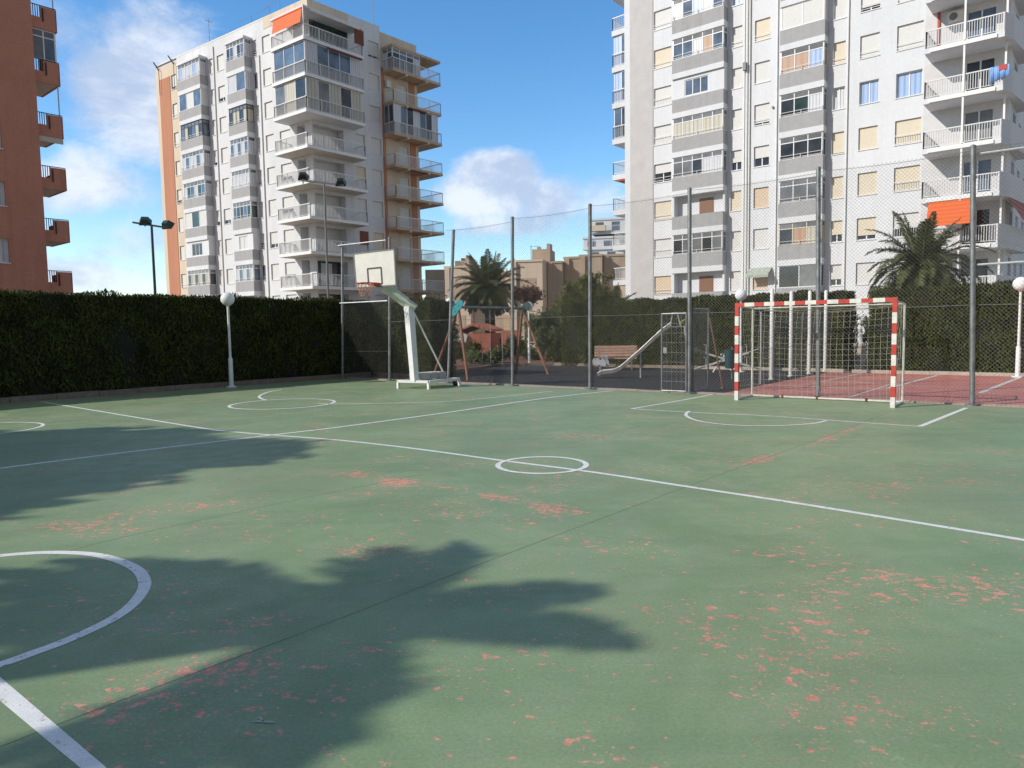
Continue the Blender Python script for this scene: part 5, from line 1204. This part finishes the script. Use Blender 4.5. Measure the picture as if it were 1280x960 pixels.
# ------------------------------------------------------------------ palms and trees
def palm(name, base, zc, Lf, nf, label, cat='palm', up_bias=.55, droop=1.0, m=LEAF_PALM, dry=8, trunk=.28, seed=1, dens=46, group=None, leafw=.03, leafl=.40, low=-.55, spec_fronds=None):
    T = empty(name, base, label, cat, group); r_ = np.random.default_rng(seed); b = Vector(base); c = b + up * zc
    mb = MB(); mb.tube([b - up * .1, b + up * zc * .3 + D2 * .06, b + up * zc * .7 + D2 * .03, c - up * .15], [trunk * 1.15, trunk, trunk * .95, trunk * 1.15], 12); mb.build('trunk', PALMBARK, T, True)
    for part, n, mm in (('fronds', nf, m), ('dead_fronds', dry, LEAF_PDRY)):
        if n == 0: continue
        Cs, As, Bs = [], [], []; rach = MB()
        for i in range(n):
            az = 2.399963 * i + r_.normal(0, .15); f = i / max(1, n - 1)
            el = math.radians(84 - 118 * f ** .85) if part == 'fronds' else math.radians(-25 - 50 * r_.random())
            el = max(el, low * 1.6)
            L_ = Lf * (.75 + .25 * math.sin(math.pi * min(1, .25 + f))) * r_.uniform(.85, 1.08) * (1 if part == 'fronds' else .7)
            if spec_fronds and part == 'fronds': az, el, L_ = math.radians(spec_fronds[i][0]), math.radians(spec_fronds[i][1]), spec_fronds[i][2]
            h = np.array([math.cos(az), math.sin(az), 0.]); d = h * math.cos(el) + np.array([0, 0, math.sin(el)]); p = np.array(c) + h * trunk * .5
            seg = 14; pts = [p.copy()]
            for s in range(seg):
                d = d + np.array([0, 0, -1.]) * (.085 * droop * (1 + .9 * s / seg)) * max(.15, math.cos(el * .8)); d /= np.linalg.norm(d); p = p + d * L_ / seg; pts.append(p.copy())
            pts = np.array(pts); rach.tube([Vector(q) for q in pts[::2]], list(np.linspace(.035, .006, len(pts[::2]))), 4, cap=False)
            k = int(dens * L_); t = np.linspace(.10, .99, k); idx = t * seg; i0 = np.clip(idx.astype(int), 0, seg - 1); fr = (idx - i0)[:, None]
            q = pts[i0] * (1 - fr) + pts[i0 + 1] * fr; tg = unit(pts[i0 + 1] - pts[i0]); side = unit(np.cross(tg, np.array([[0, 0, 1.]]))) ; nn = np.cross(side, tg)
            ll = leafl * (np.sin(np.pi * np.clip(t * .86 + .12, 0, 1)) ** .7)[:, None] * r_.uniform(.8, 1.15, (k, 1))
            for sg in (-1, 1):
                dl = unit(side * sg * .80 + tg * .62 + nn * r_.uniform(.0, .45, (k, 1)) + np.array([[0, 0, -1.]]) * r_.uniform(.05, .5, (k, 1)) + r_.normal(0, .06, (k, 3)))
                wv = unit(np.cross(dl, nn + r_.normal(0, .3, (k, 3)))); Cs.append(q + dl * ll * .5); As.append(wv * leafw * .5); Bs.append(dl * ll * .5)
        o = quads_mesh(part, np.concatenate(Cs), np.concatenate(As), np.concatenate(Bs), mm, T)
        rach.build('frond_stems', mm if part == 'dead_fronds' else mat('palm_stem', (.13, .13, .06), .7, .3, 4), o)
    return T
def ground_at(px, Y): q = AT(px, 460, Y); return (q.x, q.y, 0)
palm('palm_tree', ground_at(613, 47), 4.2, 2.75, 70, 'dark feathery palm in front of the sand coloured building, behind the swing', seed=4, droop=.95, leafl=.5, leafw=.045, trunk=.35)
palm('palm_tree', ground_at(1149, 34.5), 4.25, 2.95, 72, 'large palm with arching fronds below the orange awning, behind the sunlit hedge', seed=9, droop=1.2, leafl=.45, leafw=.042, dry=12, trunk=.38)
palm('palm_tree', ground_at(768, 43), 2.6, 1.7, 24, 'small spiky palm next to the round green tree', seed=12, droop=.6, leafl=.35, leafw=.04, dry=0, trunk=.15)
# palms and a broad tree outside the picture on the left: their shadows lie on the court
FRONDS = [(17, 7, 2.0), (15, 11, 1.9), (19, 4, 1.7), (-5, 8, 2.0), (-8, 11, 1.95), (-3, 5, 1.8), (50, 5, 1.8), (57, 9, 1.85), (64, 4, 1.7), (72, 7, 1.5), (80, 4, 1.2), (-60, 5, 1.35), (-74, 8, 1.55), (-88, 4, 1.5), (-48, 4, 1.15), (-102, 3, 1.35), (150, 5, 2.4), (162, 8, 2.5), (172, 4, 2.4), (140, 6, 2.1), (128, 5, 1.6), (183, 6, 2.1), (200, 65, .9), (300, 60, .9)]
palm('palm_tree', (-11.2, .28, 0), 6.6, 1.95, len(FRONDS), 'tall palm outside the left edge whose frond shadows cross the near court', seed=21, droop=.35, leafl=.31, leafw=.075, dry=4, trunk=.17, dens=46, low=-.3, spec_fronds=FRONDS)

def tree(name, base, blobs, n, label, cat, lm, lsize=.09, trunk=.16, group=None, seed=0, limbs=True):
    """blobs: (dx, dy, z, rx, ry, rz) ellipsoids of leaf clumps"""
    T = empty(name, base, label, cat, group); b = Vector(base); r_ = np.random.default_rng(seed + 50)
    mb = MB(); zt = max(.3, min(q[2] - q[5] * .4 for q in blobs)); mb.tube([b - up * .1, b + up * zt * .5 + D2 * .05, b + up * zt], [trunk * 1.3, trunk, trunk * .8], 9)
    if limbs:
        for q in blobs:
            e = b + Vector((q[0], q[1], q[2])); s = b + up * zt * .85; mb.tube([s, s.lerp(e, .5) + up * .15, e], [trunk * .55, trunk * .35, trunk * .12], 6)
    mb.build('trunk', BARK, T, True)
    C = []; vol = np.array([q[3] * q[4] * q[5] for q in blobs]) ** .8; vol = vol / vol.sum()
    for q, v in zip(blobs, vol):
        k = int(n * v); nc = max(6, k // 60); cd = rand_dirs(nc) * (r_.random((nc, 1)) ** .30)       # clumps near the surface
        cc = cd * np.array([q[3], q[4], q[5]]) + np.array(b) + np.array(q[:3]); pick = r_.integers(0, nc, k)
        C.append(cc[pick] + r_.normal(0, 1, (k, 3)) * (.10 + .13 * min(q[3], q[5])) * .8)
    C = np.concatenate(C); k = len(C); s = r_.uniform(.6, 1.3, (k, 1)) * lsize
    N_ = rand_dirs(k) + np.array([[0, 0, .5]]); A = unit(np.cross(N_, rand_dirs(k))); B = unit(np.cross(A, N_))
    quads_mesh('crown', C, A * s * .45, B * s, lm, T)
    return T
def tr(px, Y, zc, h): return
q = ground_at(738, 41)
tree('round_tree', q, [(0, 0, 3.0, 1.5, 1.2, 1.3), (-1.2, 0, 2.6, 1.0, 1., .9), (1.1, .2, 2.7, 1.1, 1., 1.0), (.3, 0, 4.2, 1.0, .8, .6), (-.8, .1, 3.6, .8, .8, .6), (1.6, 0, 1.9, .7, .8, .8), (-1.4, 0, 1.7, .7, .8, .7)], 9000, 'round bushy green tree above the hedge, left of the white stone strip', 'tree', LEAF_PINE, .10, .2, seed=1)
tree('oleander_bush', ground_at(683, 34), [(0, 0, 1.3, .75, .7, .9), (-.4, 0, 1.9, .45, .5, .5), (.55, 0, 1.2, .5, .5, .75), (.25, 0, 2.1, .35, .4, .4)], 4200, 'leafy oleander bush behind the right end of the swing', 'bush', LEAF_OLE, .09, .05, seed=2)
tree('red_shrub', ground_at(657, 38), [(0, 0, 3.4, .75, .6, .35), (.5, 0, 3.25, .5, .5, .28)], 1500, 'reddish flat topped shrub above the far globe lamp', 'shrub', LEAF_RED, .10, .06, seed=3)
for i, (px, Y, h, r_, lm, lab) in enumerate([(598, 33, .55, .38, LEAF_OLE, 'low light green plant in the bed left of the swing chains'), (618, 34, .6, .40, LEAF_OLE, 'low light green plant in the bed between the swing chains'), (584, 36, 1.0, .6, LEAF_HEDGE, 'dark shrub in front of the garden house'), (700, 33, .8, .55, LEAF_HEDGE, 'dark shrub at the end of the hedge right of the oleander'),
        (640, 37, 1.1, .7, LEAF_HEDGE, 'dark shrub behind the middle fence post'), (667, 36, .7, .5, LEAF_HEDGE, 'dark low shrub beneath the oleander'), (1068, 31.5, 1.9, .75, LEAF_HEDGE, 'dark shrub in the hedge gap behind the white statue'), (1080, 33, 1.7, .7, LEAF_HEDGE, 'dark shrub in the hedge gap right of the white statue'), (548, 31, 2.9, .8, LEAF_PINE, 'light green shrub top showing above the clipped hedge behind the backboard'), (505, 30, 2.95, .6, LEAF_PINE, 'light green shrub top above the clipped hedge beneath the backboard'), (610, 44, 1.4, 1.1, LEAF_HEDGE, 'dark shrub beneath the dark palm')]):
    tree('shrub', ground_at(px, Y), [(0, 0, h * .62, r_, r_ * .8, h * .42), (r_ * .5, .1, h * .5, r_ * .6, r_ * .6, h * .3), (-r_ * .5, 0, h * .45, r_ * .6, r_ * .6, h * .3)], 1300 if r_ < .7 else 2200, lab, 'shrub', lm, .075, .03, 'shrubs round the playground', seed=10 + i)
# broad crowns outside the left edge that shade the far left of the court
def shade_tree(base, blobs, n, label, seed): return tree('broad_tree', base, blobs, n, label, 'tree', LEAF_PINE, .22, .22, None, seed)
shade_tree((-19.9, 4.0, 0), [(0, 0, 8.7, 2.4, 2.4, .9), (1.9, .9, 8.6, 1.5, 1.3, .6), (-1.6, -.5, 8.5, 1.9, 2.2, .8), (.6, -1.9, 8.3, 1.7, 1.6, .7), (-.4, 2.1, 8.5, 1.9, 1.5, .7), (-2.8, 1.4, 8.4, 2., 2.0, .8), (-2.2, -2.4, 8.3, 1.8, 1.8, .8)], 42000, 'broad leafy tree outside the left edge whose shadow lies across the court line', 31)

# ------------------------------------------------------------------ small litter on the court
mb = MB(); q = G(330, 903); lf = mat('dry_leaf', (.42, .44, .36), .8, .2, 9)
mb.prism([q + Vector((x * .7, y * .7, .002)) for x, y in ((-.09, .0), (-.02, .016), (.05, .004), (.075, -.012), (.03, -.010), (-.03, -.002))], up * .002); mb.prism([q + Vector((x * .7, y * .7, .002)) for x, y in ((-.05, .05), (-.04, .055), (.0, .008), (-.01, .0))], up * .002)
tag(mb.build('dry_leaf', lf, None, False, q), 'pale dry leaf scrap lying on the near court', 'leaf')

# ------------------------------------------------------------------ sun, sky, camera
Ldir = Vector((1.53, .54, -1.0)).normalized()
sun = bpy.data.lights.new('sun', 'SUN'); sun.energy = 3.7; sun.angle = R(.45); sun.color = (1, .948, .862)
so_ = bpy.data.objects.new('sun', sun); COL.objects.link(so_); so_.rotation_euler = Ldir.to_track_quat('-Z', 'Y').to_euler(); so_.location = (-30, -10, 30)
elev = math.asin(-Ldir.z); azim = math.atan2(-Ldir.x, -Ldir.y)
W = bpy.data.worlds.new('World'); S.world = W; W.use_nodes = True; nt = W.node_tree; N, L = nt.nodes, nt.links
bg = N['Background']; sky = N.new('ShaderNodeTexSky'); sky.sky_type = 'NISHITA'; sky.sun_disc = False; sky.sun_elevation = elev; sky.sun_rotation = azim
sky.air_density = 1.0; sky.dust_density = .15; sky.ozone_density = 2.2; sky.altitude = 0
bg.inputs['Strength'].default_value = .14
hs = N.new('ShaderNodeHueSaturation'); hs.inputs['Saturation'].default_value = 1.27; hs.inputs['Value'].default_value = 1.27; L.new(sky.outputs[0], hs.inputs['Color'])
tc = N.new('ShaderNodeTexCoord'); Dv = tc.outputs['Generated']
def M_(op, a, b=None, clamp=False):
    n = N.new('ShaderNodeMath'); n.operation = op; n.use_clamp = clamp
    for i, x in enumerate((a, b)):
        if x is None: continue
        if isinstance(x, (int, float)): n.inputs[i].default_value = x
        else: L.new(x, n.inputs[i])
    return n.outputs[0]
def MR(x, a, b, c=0., d=1.):
    n = N.new('ShaderNodeMapRange'); n.interpolation_type = 'SMOOTHSTEP'
    for i, v in enumerate((a, b, c, d)): n.inputs[i + 1].default_value = v
    L.new(x, n.inputs[0]); return n.outputs[0]
def nz(sc, det, rough=.55, stretch=(1, 1, 1.6), dist=0.):
    mp = N.new('ShaderNodeMapping'); mp.inputs['Scale'].default_value = stretch; L.new(Dv, mp.inputs['Vector'])
    t = N.new('ShaderNodeTexNoise'); t.inputs['Scale'].default_value = sc; t.inputs['Detail'].default_value = det; t.inputs['Roughness'].default_value = rough; t.inputs['Distortion'].default_value = dist
    L.new(mp.outputs[0], t.inputs['Vector']); return t.outputs['Fac']
def cloud_at(px, py, ax_, ay_, s):
    d = ray(px, py).normalized(); r_ = d.cross(Vector((0, 0, 1))).normalized(); u_ = r_.cross(d)
    out = None
    for axv, h in ((r_, ax_ / FPX), (u_, ay_ / FPX)):
        dp = N.new('ShaderNodeVectorMath'); dp.operation = 'DOT_PRODUCT'; dp.inputs[1].default_value = axv / h; L.new(Dv, dp.inputs[0])
        sq = M_('MULTIPLY', dp.outputs['Value'], dp.outputs['Value']); out = sq if out is None else M_('ADD', out, sq)
    fw = N.new('ShaderNodeVectorMath'); fw.operation = 'DOT_PRODUCT'; fw.inputs[1].default_value = d; L.new(Dv, fw.inputs[0])
    return M_('MULTIPLY', MR(M_('SQRT', out), 1.35, .1, 0, s), M_('GREATER_THAN', fw.outputs['Value'], .3))
cl = None
for a_ in [(185, 105, 110, 105, .74), (95, 45, 90, 60, .5), (150, 60, 90, 60, .55), (235, 70, 70, 50, .5), (60, 345, 220, 36, .54), (105, 235, 100, 48, .60), (110, 215, 70, 45, .5), (150, 300, 100, 80, .42), (622, 232, 72, 50, .92), (580, 246, 64, 40, .70), (690, 252, 85, 44, .66), (740, 250, 60, 40, .55), (650, 278, 170, 30, .52), (740, 245, 40, 28, .34), (-150, 150, 200, 250, .5), (700, 330, 200, 40, .18), (20, 90, 70, 60, .25)]:
    q = cloud_at(*a_); cl = q if cl is None else M_('MAXIMUM', cl, q)
dB = N.new('ShaderNodeVectorMath'); dB.operation = 'DOT_PRODUCT'; dB.inputs[1].default_value = (.2, -.76, .62); L.new(Dv, dB.inputs[0])
cl = M_('ADD', cl, MR(dB.outputs['Value'], -.05, .45, 0, .62))          # unseen cloud bank added behind and overhead to neutralise the blue ambient light
n1 = nz(8.0, 11, .66, (1, 1, 1.5), .3); n2 = nz(2.2, 4, .5, (1, 1, 2.2))
dens = MR(M_('ADD', M_('ADD', cl, M_('MULTIPLY', n1, .95)), M_('MULTIPLY', M_('SUBTRACT', n2, .5), .35)), .70, 1.10, 0, 1)
shade = MR(nz(7., 9, .64, (1, 1, 1.5), .3), .38, .62, .0, 1.)
cc = N.new('ShaderNodeMix'); cc.data_type = 'RGBA'; L.new(shade, cc.inputs[0]); cc.inputs[6].default_value = (3.3, 3.95, 5.2, 1); cc.inputs[7].default_value = (5.7, 6.0, 6.5, 1)
cs = N.new('ShaderNodeVectorMath'); cs.operation = 'SCALE'; L.new(cc.outputs[2], cs.inputs[0]); L.new(MR(dB.outputs['Value'], -.05, .45, 1., .36), cs.inputs['Scale'])      # added clouds dimmed to hold the ambient light down
mx = N.new('ShaderNodeMix'); mx.data_type = 'RGBA'; L.new(M_('MULTIPLY', dens, .88), mx.inputs[0]); L.new(hs.outputs[0], mx.inputs[6]); L.new(cs.outputs[0], mx.inputs[7])
L.new(mx.outputs[2], bg.inputs['Color'])
cam = bpy.data.cameras.new('camera'); co = bpy.data.objects.new('camera', cam); COL.objects.link(co)
cam.sensor_fit = 'HORIZONTAL'; cam.sensor_width = 36; cam.lens = FPX / 1280 * 36; cam.clip_start = .05; cam.clip_end = 3000
co.matrix_world = Matrix.Translation(CAMLOC) @ ROT.to_4x4(); S.camera = co
vs_ = S.view_settings; vs_.view_transform = 'Standard'; vs_.look = 'None'; vs_.gamma = 1; vs_.exposure = 0.21; vs_.use_curve_mapping = False
S.cycles.max_bounces = 6; S.cycles.diffuse_bounces = 3; S.cycles.glossy_bounces = 2; S.cycles.transparent_max_bounces = 4
